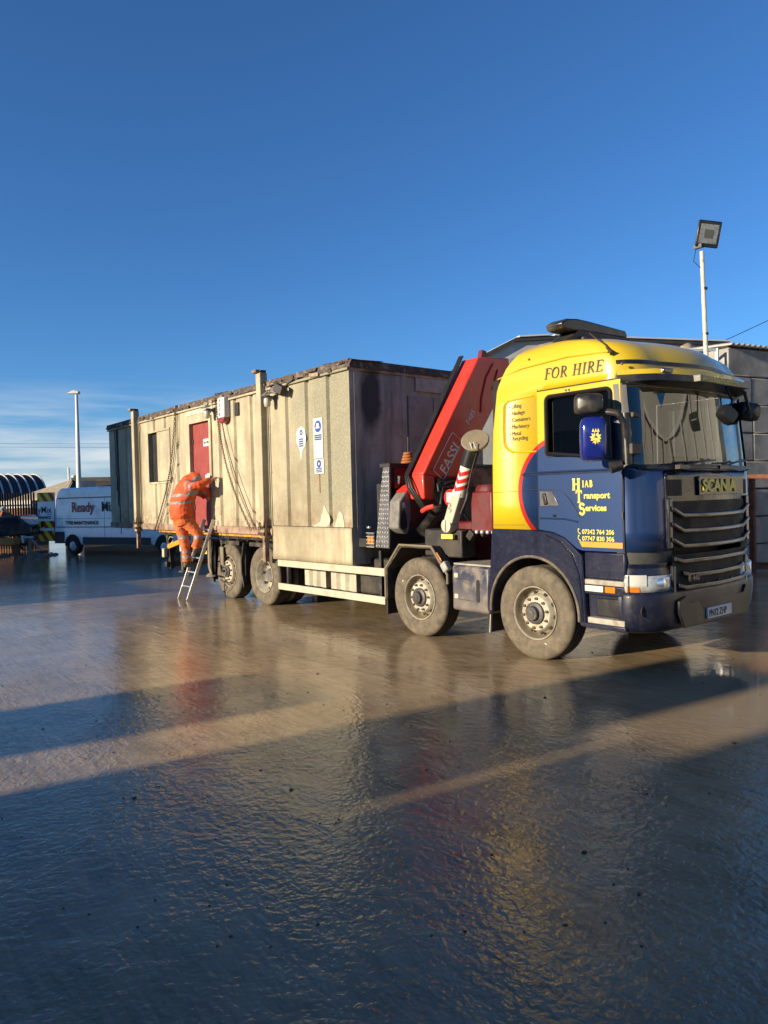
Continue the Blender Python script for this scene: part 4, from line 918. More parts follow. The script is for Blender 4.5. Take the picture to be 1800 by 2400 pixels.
# ------------------------------------------------------------------ wheels (axis Y, outer face at y=0, centre at the hub)
ZW = .515
def make_wheel(kind, parent):
    W_ = .30; R_ = .528
    prof = [(.292,.055),(.300,.030),(.315,.016),(.36,.0),(.42,-.006),(.47,.0),(.505,.014),(.520,.032),(.528,.055)]
    tre = [(.528,.055)]
    for k in range(4):
        y = .055 + (W_-.11)*(k+.5)/4; tre += [(.528,y-.012),(.512,y-.010),(.512,y+.010),(.528,y+.012)]
    tre += [(.528,W_-.055),(.518,W_-.03),(.46,W_),(.30,W_-.02)]
    rim = MB()
    if kind == 'steer':
        rp = [(.297,.030),(.303,.012),(.296,.006),(.286,.020),(.276,.075),(.262,.115),(.248,.135),(.238,.125),(.215,.080),(.205,.050),(.192,.034),(.12,.030),(.10,.030)]
    elif kind == 'tag':
        rp = [(.297,.030),(.303,.012),(.296,.006),(.286,.020),(.280,.055),(.262,.070),(.235,.030),(.205,-.012),(.19,-.020),(.12,-.022),(.10,-.02)]
    else:
        rp = [(.297,.030),(.303,.012),(.296,.006),(.284,.022),(.276,.060),(.262,.085),(.252,.12),(.24,.17),(.21,.205),(.18,.215),(.10,.215)]
    rim.lathe(rp[:4], n=48, mi=0); rim.lathe(rp[3:8], n=48, mi=1); rim.lathe(rp[7:], n=48, mi=0)
    wh = rim.build('wheel', [mRim, mRimDk if kind != 'drive' else mRim], parent, smooth=40, fix=True)
    t = MB(); t.lathe(prof, n=64, mi=0); t.lathe(tre, n=64, mi=1); t.build('tyre', [mTyre, mTread], wh, smooth=40)
    fy = {'steer': .030, 'tag': -.022, 'drive': .215}[kind]
    hb = MB()
    if kind == 'drive': hb.lathe([(.13,.215),(.125,.13),(.115,.11),(.0,.108)], n=24)
    elif kind == 'tag': hb.lathe([(.118,-.02),(.115,-.05),(.105,-.06),(.085,-.062),(.075,-.085),(.0,-.09)], n=24)
    else: hb.lathe([(.125,.032),(.125,.005),(.112,-.004),(.083,-.006),(.078,-.045),(.070,-.052),(.05,-.053),(.046,-.06),(.0,-.062)], n=24)
    hb.build('hub', mHub if kind != 'drive' else mNavyDusty, wh, smooth=35)
    for k in range(10):
        a = 2*math.pi*(k+.3)/10; n_ = MB(); n_.lathe([(.017,0),(.017,-.022),(.011,-.024),(.011,-.036),(.0,-.036)], (.1675*math.cos(a), fy, .1675*math.sin(a)), 'y', 6); n_.build('wheel_nut', mNut, wh)
    hr, hy = {'steer': (.228,.088), 'tag': (.235,.030), 'drive': (.245,.145)}[kind]
    for k in range(10 if kind != 'drive' else 8):
        a = 2*math.pi*(k+.8)/(10 if kind != 'drive' else 8); c_ = Vector((hr*math.cos(a), hy-.006, hr*math.sin(a))); h_ = MB(); h_.ico(c_, .022 if kind != 'drive' else .030, (1,.45,1), 2); h_.build('hand_hole', mGap, wh, smooth=60)
    if kind == 'steer':
        h_ = MB(); h_.obox((.36*math.cos(-1.1),-.004,.36*math.sin(-1.1)), (.03,.008,.01), (0,40,0)); h_.build('chalk_mark', mWhitePaint, wh)
    return wh
wst = make_wheel('steer', TR); wst.location = (0,0,ZW)
def wcopy(src, x, far=False):
    c = copy_tree(src, TR); c.matrix_parent_inverse = Matrix.Translation(-TR.location)
    c.location = (x, 2*YC+.02 if far else 0, ZW); c.rotation_euler = (0,random.uniform(0,6),math.pi) if far else (0,random.uniform(0,6),0); return c
wcopy(wst, -1.94); wcopy(wst, 0, True); wcopy(wst, -1.94, True)
wdr = make_wheel('drive', TR); wdr.location = (-6.07,.0,ZW); wcopy(wdr, -6.07, True)
inn = wcopy(wdr, -6.07); inn.location.y = .34
wtg = make_wheel('tag', TR); wtg.location = (-7.41,0,ZW); wcopy(wtg, -7.41, True)

# ------------------------------------------------------------------ chassis
for y in (.80, 1.66): MB().box(-10.6,1.1,y-.05,y+.05,.72,1.02).build('chassis_rail', mFrame, TR)
for x in (0,-1.94,-6.07,-7.41): MB().tube([(x,.2,ZW),(x,2.26,ZW)], .085 if x > -3 else .13, 12).build('axle', mFrame, TR, smooth=60)
MB().ico((-6.07,1.23,ZW), .28, (1,1,1), 2).build('differential', mFrame, TR, smooth=60)
MB().box(-.9,1.2,.62,1.84,.45,1.3).build('engine_block', mFrame, TR)
MB().tube([(-2.2,1.23,.72),(-6.0,1.23,.56)], .06, 10).build('prop_shaft', mFrame, TR, smooth=60)
MB().box(-5.0,-2.9,1.5,2.3,.45,1.05).build('far_tank', mFrame, TR)
MB().box(-3.6,-2.75,.28,.9,.40,.95).build('tool_box', mFrame, TR, bevel=.03)
# ribbed dirty tank behind the side rails
for x0, x1 in ((-5.18,-4.55),(-4.40,-3.72)):
    mb = MB(); n_ = 15
    def rb(i, j):
        x = x0+(x1-x0)*i/(n_-1); d = .025 if i % 5 == 0 or i % 5 == 4 and False else 0
        return Vector((x, .30 + (.05 if i in (4,5,9,10) else 0) + d*0, .40+.52*j))
    mb.grid(rb, n_, 2); mb.add([(x0,.30,.92),(x1,.30,.92),(x1,.75,.92),(x0,.75,.92)], [(0,1,2,3)]); mb.add([(x1,.30,.4),(x1,.75,.4),(x1,.75,.92),(x1,.30,.92)], [(0,1,2,3)]); mb.add([(x0,.75,.4),(x0,.30,.4),(x0,.30,.92),(x0,.75,.92)], [(0,1,2,3)])
    mb.add([(x0,.75,.4),(x1,.75,.4),(x1,.75,.92),(x0,.75,.92)], [(0,1,2,3)]); mb.add([(x0,.30,.4),(x0,.75,.4),(x1,.75,.4),(x1,.30,.4)], [(0,1,2,3)])
    mb.build('ribbed_tank', mRail, TR)
# battery box between the front axles
mb = MB(); mb.box(-1.30,-.66,-.005,.60,.42,.99); BX = mb.build('battery_box', mNavyDusty, TR, bevel=.04, seg=3)
mb = MB(); mb.prism(arc2(-.845,.80,.025,.03,0,180,5)+arc2(-.845,.58,.025,.03,180,360,5), 'xz', -.012,.0); mb.build('slot', mGap, BX)
for z in (.86,.60): MB().box(-1.25,-1.18,-.014,.0,z-.03,z+.03).build('reflector', mRail, BX, bevel=.008)
seam2([(-1.22,.83),(-.95,.82)], .006, -.0085, mGap, 'panel_line', BX); seam2([(-1.22,.57),(-.90,.56)], .006, -.0085, mGap, 'panel_line', BX)
MB().box(-1.28,-.55,.02,.62,.992,1.012).build('catwalk', mTread2, TR)
mb = MB(); mb.prism([(-.62,1.45),(-.66,1.30),(-.56,1.05),(-.45,1.0),(-.45,1.45)], 'xz', .03,.6); mb.build('cab_skirt', mNavyDusty, TR, bevel=.02)
MB().obox((-.67,.02,.33),(.012,.03,.24),(0,4,0)).build('mud_flap_stay', mRail, TR)
MB().box(-.74,-.72,.04,.40,.20,.50).build('mud_flap', mFrame, TR)
# second axle mudguard, faceted
ga = [(-2.60,.44),(-2.60,.86),(-2.285,1.205),(-1.645,1.205),(-1.355,.86),(-1.355,.74)]; gb = [(x + (.035 if x < -2 else -.035), z-.035 if abs(x+1.97) < .4 else z) for x, z in ga]
mb = MB(); mb.prism(ga+gb[::-1], 'xz', -.02, .52); MG = mb.build('mudguard', mSteelDk, TR, bevel=.008)
mb = MB(); mb.tube([(x,-.022,z) for x,z in ga], .018, 6); mb.build('guard_edge', mMuddy, MG, smooth=60)
MB().obox((-1.52,-.012,1.07),(.04,.012,.14),(0,-40,0)).build('side_marker', mAmber, MG, bevel=.004)
MB().obox((-1.40,-.0,.955),(.10,.10,.13),(0,-35,0)).build('work_lamp', M('lamp_casing', (.28,.28,.26), .4), MG, bevel=.02)
mb = MB(); mb.box(-2.62,-2.59,.0,.45,.22,.60); mb.build('mud_flap', mFrame, MG)
# side guard rails
for z0, z1, n_ in ((.745,.858,0),(.345,.455,1)):
    mb = MB(); mb.bar((-5.55,.005,(z0+z1)/2-.02),(-2.64,.005,(z0+z1)/2), .03, z1-z0); mb.build('side_guard_rail', mRail, TR, bevel=.006)
for x in (-5.30,-2.78): MB().box(x-.025,x+.025,.03,.08,.33,1.1).build('guard_post', mSteelDk, TR)
# deck, its edge and lashing rings
MB().box(-10.78,-2.62,.03,2.43,1.14,1.262).build('deck', mFrame, TR)
mb = MB(); mb.box(-10.78,-5.62,-.005,.03,1.195,1.245); ED = mb.build('deck_edge', M('orange_brown_edge', (.34,.17,.05), .7, var=.35, vs_=8, dirt=(.08,.04,.02), damt=.7, ds=5), TR)
for k in range(9):
    x = -10.6+.55*k; MB().box(x,x+.20+.1*(k % 3),-.011,-.006,1.20,1.238).build('orange_marking', mOrangeStripe, ED)
for k in range(13):
    x = -10.4+.38*k; mb = MB(); mb.lathe([(.042+.007*math.cos(2*math.pi*q/6), .007*math.sin(2*math.pi*q/6)) for q in range(7)], (x,-.015,1.155), 'y', 14); mb.build('lashing_ring', mChain, TR, smooth=60)
# rear wheel guards, brackets
for x0, x1 in ((-7.80,-7.0),(-6.60,-5.55)): MB().box(x0,x1,.02,.62,1.02,1.10).build('rear_mudguard', mSteelDk, TR, bevel=.01)
for x in (-6.78,-8.05):
    mb = MB(); pts = [(x,.02,1.08),(x-.10,.02,.75),(x-.10,.02,.52),(x-.02,.02,.26)]
    for a_, b_ in zip(pts[:-1], pts[1:]): mb.bar(a_, b_, .05, .03)
    mb.build('flap_bracket', mSteelDk, TR)
    MB().prism([(x-.12,1.06),(x-.02,1.06),(x-.06,.30),(x-.12,.30)], 'xz', .06,.60).build('mud_flap', mFrame, TR)
# rear end: underrun, lamps, tools hung under the deck
for y in (.18, 2.28):
    mb = MB(); mb.bar((-10.66,y,1.14),(-10.56,y,.36), .10, .14, w1=.08, h1=.10); mb.build('rear_leg', mSteelDk, TR)
MB().box(-10.66,-10.54,.05,2.41,.40,.52).build('underrun_bar', mSteelDk, TR, bevel=.01)
MB().box(-10.72,-10.60,.02,.10,.62,.82).build('tail_lamp', mRail, TR, bevel=.01)
mb = MB(); mb.bar((-10.3,.02,.88),(-9.2,.02,1.10), .06, .10); mb.build('orange_level', mOrangeStripe, TR)
MB().box(-9.72,-9.54,.02,.06,.80,.96).build('reflector_plate', mWhiteLens, TR)
mb = MB(); mb.tube([(-9.75,.10,1.12),(-9.72,.10,.38)], .055, 10); mb.tube([(-9.72,.10,.38),(-9.72,.10,.345)], .12, 10); mb.build('rear_stabiliser', mSteelDk, TR, smooth=40)
mb = MB(); mb.tube([(-10.45,.04,.86),(-10.15,.03,.98),(-10.05,.03,1.08),(-10.25,.03,1.10),(-10.32,.03,1.04)], .012, 6); mb.build('strap', mRail, TR, smooth=60)
mb = MB(); mb.tube([(-8.35,.08,1.1),(-8.30,.05,.55),(-8.2,.05,.40)], .05, 8); mb.tube([(-8.2,.05,.42),(-8.2,.05,.36)], [.09,.14], 10); mb.build('stabiliser_foot', mMuddy, TR, smooth=40)
MB().box(-8.42,-8.34,.0,.05,.80,.87).build('side_marker', mYelText, TR)
# hanging gear over the last wheel
mb = MB(); mb.box(-7.68,-7.50,-.06,-.03,.62,.98); mb.bar((-7.60,-.045,1.12),(-7.58,-.045,.98), .02,.02); mb.build('mud_guard_plate', mRimDk, TR, bevel=.01)
mb = MB(); mb.tube([(-7.62,-.05,.62),(-7.50,-.10,.52),(-7.38,-.11,.53)], .02, 6); mb.tube([(-7.62,-.07,.34),(-7.40,-.10,.32),(-7.28,-.10,.22),(-7.45,-.06,.13),(-7.48,-.05,.02)], .008, 5); mb.build('cable', mHose, TR, smooth=60)

# ------------------------------------------------------------------ headboard and crane
mb = MB(); mb.prism([(-2.87,1.14),(-2.555,1.14),(-2.515,2.28),(-2.65,2.28)], 'xz', .02, .06); HB_ = mb.build('headboard', mChequer, TR, bevel=.006)
for i in range(5):
    for j in range(17):
        z = 1.17+j*.065; x0 = -2.86+.215*(z-1.14)/1.14; wdt = .30-.16*(z-1.14)/1.14; x = x0+wdt*(i+.5)/5
        if wdt/5 > .025: MB().obox((x,.016,z),(.034,.006,.010),(0,45 if (i+j) % 2 else -45,0)).build('tread_bar', mGalv, HB_)
MB().box(-2.90,-2.62,.10,2.40,1.262,2.05).build('headboard_wall', mFrame, TR)
MB().box(-2.72,-2.50,.02,2.42,2.28,2.33).build('headboard_top', mFrame, TR)
MB().box(-2.62,-2.52,.12,2.36,1.98,2.27).build('tool_tray', mCraneDk, TR)
for k in range(8):
    y = .2+.12*k; MB().obox((-2.50,y,2.06+.05*random.random()),(.06,.08,random.uniform(.08,.2)),(0,random.uniform(-15,15),random.uniform(0,40))).build('shackle', [mSteelDk, mGrey, mNut][k%3], TR)
mOrRope = M('orange_rope', (.27,.09,.02), .8, var=.3)
for k, (x, y) in enumerate(((-2.66,.50),(-2.66,1.02))):
    mb = MB()
    for j in range(4): mb.lathe([(.085-.012*j+.022*math.cos(2*math.pi*q/8), .022*math.sin(2*math.pi*q/8)) for q in range(9)], (x,y,2.355+.042*j), 'z', 18)
    cr_ = mb.build('rope_coil', mOrRope, smooth=60); tag(cr_, ['orange rope coil at the near end of the headboard', 'orange rope coil beside the red crane boom'][k], 'rope', 'rope coils on the headboard')
    MB().tube([(x,y,2.33),(x+.01,y,2.72)], .008, 6).build('peg', mSteelDk, TR)
mb = MB(); mb.box(-3.02,-2.86,.0,.16,1.15,1.35); LC = mb.build('lamp_cage', mSteelDk, TR)
for k in range(5): MB().tube([(-3.03,-.012,1.15+.05*k),(-2.85,-.012,1.15+.05*k)], .006, 5).build('cage_bar', mGalv, LC)
for x in (-2.98,-2.91): MB().box(x-.028,x+.028,-.008,.0,1.19,1.30).build('lamp', mAmber, LC)
MB().ico((-2.98,.0,1.43), .035, (1.6,1,.8), 1).build('work_lamp', mHLc, LC, smooth=60)

CX = -2.0
BASE = MB().box(-2.30,-1.10,.70,1.85,1.02,1.50)
CR_ = BASE.build('loader_crane', mCraneDk, TR, bevel=.03)
MB().box(-1.10,-.74,.16,2.36,1.40,1.90).build('stabiliser_beam', mCraneDk, CR_, bevel=.02)
MB().box(-1.95,-1.25,.14,.40,1.06,1.42).build('beam_housing', mFrame, CR_, bevel=.02)
MB().lathe([(.22,1.5),(.22,1.95),(.18,2.0)], (-1.7,1.2,0), 'z', 24).build('slew_column', mCraneDk, CR_, smooth=40)
# main boom: rises from the near side to the far side; text face looks forwards
bm_ = [(.19,2.16),(.39,2.16-.0),(.62,2.09),(.86,2.12),(1.42,2.85),(2.15,3.80),(1.72,3.93),(1.32,3.85)]
mb = MB(); mb.prism([(.19,2.16),(.40,2.12),(.85,2.10),(1.02,2.30),(1.42,2.85),(2.02,3.66),(1.98,3.90),(1.32,3.85)], 'yz', -2.34, CX); BO = mb.build('boom', mCrane, CR_, bevel=.02)
MB().prism([(1.50,3.86),(1.66,3.86),(1.62,3.98),(1.54,4.0)], 'yz', -2.2,-2.12).build('boom_lug', mCraneDk, BO)
mb = MB(); mb.prism([(.20,1.82),(.38,1.81),(.40,2.13),(.19,2.165)], 'yz', -2.33, CX-.004); mb.build('boom_root', mCrane, CR_, bevel=.02)
# rectangular name plate outline and lettering on the boom
bd = Vector((0,.38,.53)).normalized(); bu = Vector((0,-bd.z,bd.y)); fo = (tuple(bd), (1,0,0))
mTextSilver = M('silver_lettering', (.80,.74,.74), .4)
text('FASSI', .215, (CX+.004, .607, 2.135), fo, mTextSilver, BO, off=.003, width=.98, space=1.02)
oc = Vector((CX+.005,.560,2.075)); ln, ht = .66, .235
cor = []
for cx_, cy_, a0 in ((ln-.04,.04,-90),(ln-.04,ht-.04,0),(.04,ht-.04,90),(.04,.04,180)):
    for k in range(5): a = rad(a0+22.5*k); cor.append(oc + bd*(cx_+.04*math.cos(a)) + bu*(cy_+.04*math.sin(a)))
mb = MB(); mb.tube(cor+[cor[0]], .006, 5); mb.build('name_plate_outline', mTextSilver, BO)
text('F485', .125, (CX+.004, 1.085, 2.85), fo, mTextSilver, BO, off=-.001, shear=.1)
for k, y in enumerate((.30,.36,.42)): MB().ico((CX+.0,y-.02,2.22+.0*k), .012, sub=1).build('bolt', mCraneDk, BO, smooth=60)
mb = MB(); mb.tube([(CX+.01,1.62,3.78),(CX+.012,1.46,3.56),(CX+.012,1.36,3.26),(CX+.012,1.34,3.05)], .012, 6); mb.tube([(CX+.01,1.72,3.70),(CX+.012,1.60,3.40)], .012, 6); mb.build('pipe', mCrane, BO, smooth=60)
mb = MB()
for k in range(3): mb.tube([(CX-.33+.03*k,1.27,3.90),(CX-.33+.03*k,.55,2.75),(CX-.31+.03*k,.14,2.15),(CX-.25+.05*k,.12,1.98),(CX-.1+.04*k,.22,1.72),(CX-.05+.03*k,.42,1.60),(CX,.55,1.66)], .016, 6)
mb.build('hose_bundle', mHose, CR_, smooth=60)
mb = MB(); mb.tube([(CX+.03,.44,1.92),(CX+.03,.42,2.02),(CX+.03,.55,2.08),(CX+.03,.80,2.09),(CX+.03,1.0,2.22)], .02, 6); mb.tube([(CX+.05,.45,1.74),(CX+.05,.50,1.98),(CX+.05,.72,2.04)], .02, 6); mb.build('hose', mHose, CR_, smooth=60)
# folded outer arm with its grey end casting
XA = -2.30
def Y_(y): return y+.30
mb = MB(); mb.prism([(.14,1.93),(.38,2.10),(.60,2.02),(.78,1.70),(.42,1.46),(.30,1.42),(.22,1.52),(.21,1.80)], 'yz', XA-.25, XA); mb.build('folded_arm', mCraneDk, CR_, bevel=.015)
mb = MB(); mb.prism([(.135,1.935),(.37,2.105),(.37,2.02),(.215,1.84)], 'yz', XA-.24, XA+.006); mb.build('arm_top_plate', mCrane, CR_)
mb = MB(); mb.prism([(.0,1.80),(.07,1.87),(.13,1.93),(.215,1.84),(.21,1.52),(.15,1.34),(.06,1.37),(-.03,1.43)], 'yz', XA-.20, XA+.01); PL_ = mb.build('end_casting', mGrey, CR_, bevel=.02)
mb = MB(); mb.prism([(.035,1.66),(.09,1.68),(.125,1.60),(.135,1.45),(.09,1.40),(.03,1.42),(.01,1.50)], 'yz', XA+.01, XA+.013); mb.build('opening', mGap, PL_)
MB().box(XA+.011, XA+.015,.05,.10,1.71,1.78).build('label', mSignWhite, PL_)
mb = MB(); mb.tube([(XA+.12,.30,1.36),(XA+.12,.62,1.66)], .085, 14); mb.tube([(XA+.12,.62,1.66),(XA+.12,.80,1.82)], .04, 10); mb.build('tilt_cylinder', mBlack, CR_, smooth=40)
MB().lathe([(0,-.02),(.115,-.02),(.12,0)], (CX-.02+.32,.41,1.83), 'y', 24).build('warning_disc', mRedPaint, CR_, smooth=30)
MB().box(CX+.24,CX+.345,.385,.389,1.77,1.90).build('disc_label', mSignWhite, CR_)
mb = MB(); mb.tube([(CX+.18,.20,1.72),(CX+.10,.16,1.70),(CX-.02,.18,1.66)], .035, 8); mb.build('valve_block', mCrane, CR_, smooth=40)
# stabiliser leg swung up, near side
q0, q1 = Vector((-1.405,.10,1.49)), Vector((-.94,.10,2.53)); qd = (q1-q0).normalized(); QL = (q1-q0).length
def along(f): return q0 + qd*QL*f
mCreamSt = M('cream_leg_paint', (.38,.36,.28), .6, var=.15, dirt=(.2,.16,.1), damt=.4)
SL = MB().bar(along(.04), along(.40), .13, .15).build('stabiliser_leg', mCreamSt, CR_, bevel=.01)
MB().tube([along(.36), along(.42), along(.70)], [.095,.085,.085], 18).build('outrigger_tube', mWhitePaint, SL, smooth=40)
ax_s, ax_u = frame(qd)
for k in range(3):   # red bands wound round the tube
    mb = MB(); f0 = .40+.088*k
    def hb_(i, j):
        a = 2*math.pi*i/28; return along(f0 + .05*j + .15*(a/(2*math.pi) if a < math.pi else 1-a/(2*math.pi))*2-.0) + (ax_s*math.cos(a)+ax_u*math.sin(a))*.088
    mb.grid(hb_, 29, 2); mb.build('red_band', mRedPaint, SL, smooth=60)
MB().tube([along(.70), along(.93)], .098, 16).build('leg_sleeve', mBlack, SL, smooth=40)
mb = MB(); mb.lathe([(.0,.02),(.165,.015),(.175,.0),(.165,-.03),(.07,-.07),(.0,-.08)], (0,0,0), 'z', 28)
tilt = (Vector((.45,-.62,.62))).to_track_quat('Z','Y').to_matrix()
mb.v = [tuple(tilt @ Vector(v) + along(1.0) + Vector((0,0,.0))) for v in mb.v]; mb.build('foot_pad', mMuddy, SL, smooth=40)
MB().lathe([(0,-.03),(.085,-.03),(.09,0),(.09,.12)], (-1.42,.06,1.475), 'y', 24).build('leg_pivot', mCreamSt, SL, smooth=40)
mb = MB(); mb.bar((-1.425,.028,1.40),(-1.415,.028,1.55),.004,.008); mb.build('pivot_mark', mInk, SL)
MB().box(-1.54,-1.33,.06,.10,1.305,1.365).build('yellow_label', mYelText, SL)
mb = MB(); mb.tube([along(.97)+Vector((.06,-.02,0)), along(.9)+Vector((.10,-.02,-.03)), along(.62)+Vector((.12,-.02,0)), along(.40)+Vector((.13,.0,0)), along(.2)+Vector((.12,.02,-.05)), along(.05)+Vector((.2,.1,0))], .013, 6); mb.tube([along(.45)+Vector((.12,.02,0)), along(.3)+Vector((.16,.0,.0)), along(.15)+Vector((.12,.0,-.02))], .018, 6); mb.build('hose', mHose, SL, smooth=60)
for k in range(2): MB().tube([along(.95)+Vector((.03+.06*k,-.10,.02)), along(.90)+Vector((.09+.06*k,-.10,-.01))], .007, 5).build('pin', mGalv, SL)
mb = MB(); zz = [(.0,.0),(.035,.03),(-.02,.05),(.02,.09),(.0,.12)]
pts = [along(.15)+Vector((a,-.078,b_)) for a,b_ in zz]; mb.tube(pts, .004, 4); mb.build('warning_mark', mInk, SL)
for y in (2.36,):
    MB().bar((-1.405,y,1.49),(-.94,y,2.53),.13,.15).build('stabiliser_leg', mCreamSt, CR_, bevel=.01)
for k in range(6): MB().obox((-1.9+.18*k,.25+.05*(k%2),1.30+.05*(k%3)),(.10,.08,.12),(0,10*k,0)).build('valve', mFrame, CR_, bevel=.01)
for k in range(4): MB().ico((-1.0+.09*k,.16,1.40), .03, sub=1).build('fitting', mGalv, CR_, smooth=60)

# ------------------------------------------------------------------ site cabin on the deck
def cabin_mat(name, end=False, rust=True):
    m, t, b, P = newmat(name)
    sp = N(t, 'ShaderNodeSeparateXYZ'); lnk(t, P, sp.inputs[0]); x, y, z = sp.outputs
    n1 = noise(t, P, 2.2, 8, .65); n2 = noise(t, P, 9, 6, .6); st = noise(t, P, 2.0, 7, .7, (1.6,1.6,.16), .4); sp2 = noise(t, P, 38, 4, .6)
    c = mix(t, ramp(t, n1, .3, .7), (.36,.32,.215), (.48,.43,.30))
    c = mix(t, ramp(t, noise(t, P, 1.1, 7, .7, dist=.6), .44, .62, 0, .75), c, (.25,.225,.165))
    c = mix(t, ramp(t, sp2, .5, .8, 0, .25), c, (.29,.25,.17))
    c = mix(t, ramp(t, st, .46, .66, 0, .75), c, (.22,.185,.12))
    # algae towards the front end, bleached elsewhere
    alg = math_(t, 'MULTIPLY', ramp(t, math_(t, 'ADD', x, math_(t, 'MULTIPLY', n1, 2.2)), -5.0, -3.0), ramp(t, z, 1.25, 1.9))
    c = mix(t, math_(t, 'MULTIPLY', alg, .85), c, mix(t, ramp(t, sp2, .35, .65), (.15,.145,.105), (.245,.235,.17)))
    # brown water stain low on the front third
    bs = math_(t, 'MULTIPLY', ramp(t, math_(t, 'ABSOLUTE', math_(t, 'ADD', x, 4.75)), .25, 1.1, 1, 0), ramp(t, z, 2.9, 1.9, 0, 1))
    c = mix(t, math_(t, 'MULTIPLY', bs, ramp(t, n1, .35, .62, .05, .75)), c, (.185,.15,.085))
    # rust along the bottom
    lo = math_(t, 'MULTIPLY', ramp(t, math_(t, 'ADD', z, math_(t, 'MULTIPLY', n2, -.5)), 1.05, 1.50, 1, 0), ramp(t, n2, .38, .60))
    if rust: c = mix(t, math_(t, 'MULTIPLY', lo, .7), c, (.15,.075,.035))
    c = mix(t, ramp(t, noise(t, P, 5.5, 6, .7), .66, .72, 0, .8), c, (.14,.09,.055))
    if end:
        c = mix(t, ramp(t, n1, .35, .6), (.28,.25,.20), (.40,.36,.29)); c = mix(t, ramp(t, st, .50, .66, 0, .7), c, (.12,.105,.088))
        cx = math_(t, 'ADD', math_(t, 'MULTIPLY', math_(t, 'SUBTRACT', y, .35), 2.4), math_(t, 'MULTIPLY', math_(t, 'SUBTRACT', n1, .5), .8)); cz = math_(t, 'SUBTRACT', z, 3.35)
        bl = ramp(t, math_(t, 'SQRT', math_(t, 'ADD', math_(t, 'MULTIPLY', cx, cx), math_(t, 'MULTIPLY', cz, cz))), .35, .62, .9, 0)
        c = mix(t, bl, c, (.022,.02,.018))
    lnk(t, c, b.inputs['Base Color']); b.inputs['Roughness'].default_value = .8
    bumpn(t, b, math_(t, 'ADD', math_(t, 'MULTIPLY', n2, 1.), math_(t, 'MULTIPLY', sp2, .4)), .7, .012)
    return m
mCab = cabin_mat('weathered_cream_cabin_paint'); mEnd = cabin_mat('grimy_grey_end_paint', True)
CX0, CX1, CY0, CY1, CZ0, CZ1 = -13.80, -3.29, -.06, 2.75, 1.262, 3.80
SCb = thing('site_cabin', 'weathered cream steel site cabin loaded on the lorry', 'cabin', (-8.5,1.3,1.262))
# wall profile: flats at CY0, pressed grooves
ribs = [-3.80,-4.40,-5.00,-6.20,-6.83,-7.46,-9.45,-10.10,-10.72,-12.55,-13.15]
brk = [CX0]
for r_ in sorted(ribs): brk += [r_-.085, r_-.055, r_+.03, r_+.045]
brk += [-11.08,-9.88,-8.85,-7.95]; brk.append(CX1); brk = sorted(set(brk))
def depth_at(x):
    for r_ in ribs:
        if r_-.0551 <= x <= r_+.0301: return .045
    return 0.
WIN = (-11.08,-9.88,2.33,3.45); DOR = (-8.85,-7.95,CZ0+.06,3.46)
mb = MB()
zs = [CZ0, DOR[2], WIN[2], WIN[3], DOR[3], CZ1]
for i in range(len(brk)-1):
    x0, x1 = brk[i], brk[i+1]; xm = (x0+x1)/2
    for j in range(len(zs)-1):
        zm = (zs[j]+zs[j+1])/2
        if WIN[0] < xm < WIN[1] and WIN[2] < zm < WIN[3]: continue
        if DOR[0] < xm < DOR[1] and DOR[2] < zm < DOR[3]: continue
        d0, d1 = depth_at(x0), depth_at(x1)
        if DOR[0]-.02 < xm < DOR[1]+.02 or (WIN[0]-.02 < xm < WIN[1]+.02 and WIN[2] < zm < WIN[3]): d0 = d1 = 0
        mb.add([(x0,CY0+d0,zs[j]),(x1,CY0+d1,zs[j]),(x1,CY0+d1,zs[j+1]),(x0,CY0+d0,zs[j+1])], [(0,1,2,3)])
mb.build('side_wall', mCab, SCb)
MB().add([(CX0,CY0,CZ0),(CX0,CY1,CZ0),(CX0,CY1,CZ1),(CX0,CY0,CZ1)], [(0,3,2,1)]).build('rear_wall', mCab, SCb)
MB().add([(CX0,CY1,CZ0),(CX1,CY1,CZ0),(CX1,CY1,CZ1),(CX0,CY1,CZ1)], [(0,3,2,1)]).build('far_wall', mCab, SCb)
# front end wall with pressed panels
mb = MB(); ye = [CY0,.16,.18,.95,.97,1.05,1.07,1.62,1.635,2.3,2.32,CY1]; de = [0,0,.02,.02,0,0,.03,.03,.03,.03,0,0]
for i in range(len(ye)-1): mb.add([(CX1-de[i],ye[i],CZ0-.39),(CX1-de[i+1],ye[i+1],CZ0-.39),(CX1-de[i+1],ye[i+1],CZ1),(CX1-de[i],ye[i],CZ1)], [(0,1,2,3)])
mb.build('end_wall', mEnd, SCb)
mb = MB(); mb.box(CX1-.025,CX1+.010,1.08,2.30,2.1,3.44); BW = mb.build('boarded_window', M('grey_board', (.27,.255,.235), .85, var=.25, dirt=(.07,.06,.055), damt=.6), SCb, bevel=.004)
MB().box(CX1+.011,CX1+.014,1.60,1.61,2.1,3.44).build('board_joint', mGap, BW)
MB().box(CX1-.02,CX1+.004,1.25,2.4,3.52,3.78).build('end_panel', M('pale_grey_panel', (.33,.31,.27), .85, var=.3), SCb)
MB().box(CX1,CX1+.018,CY0,CY1,3.74,3.80).build('end_trim', mEnd, SCb)
MB().box(CX1-.01,CX1+.015,.02,.10,1.0,3.75).build('corner_post', mEnd, SCb)
MB().box(CX0+.02,CX1-.04,CY0+.05,CY1-.02,CZ0,CZ0+.05).build('floor', mDark, SCb)
MB().box(CX0+.05,CX1-.05,1.0,1.05,CZ0+.05,CZ1).build('partition', mDark, SCb)
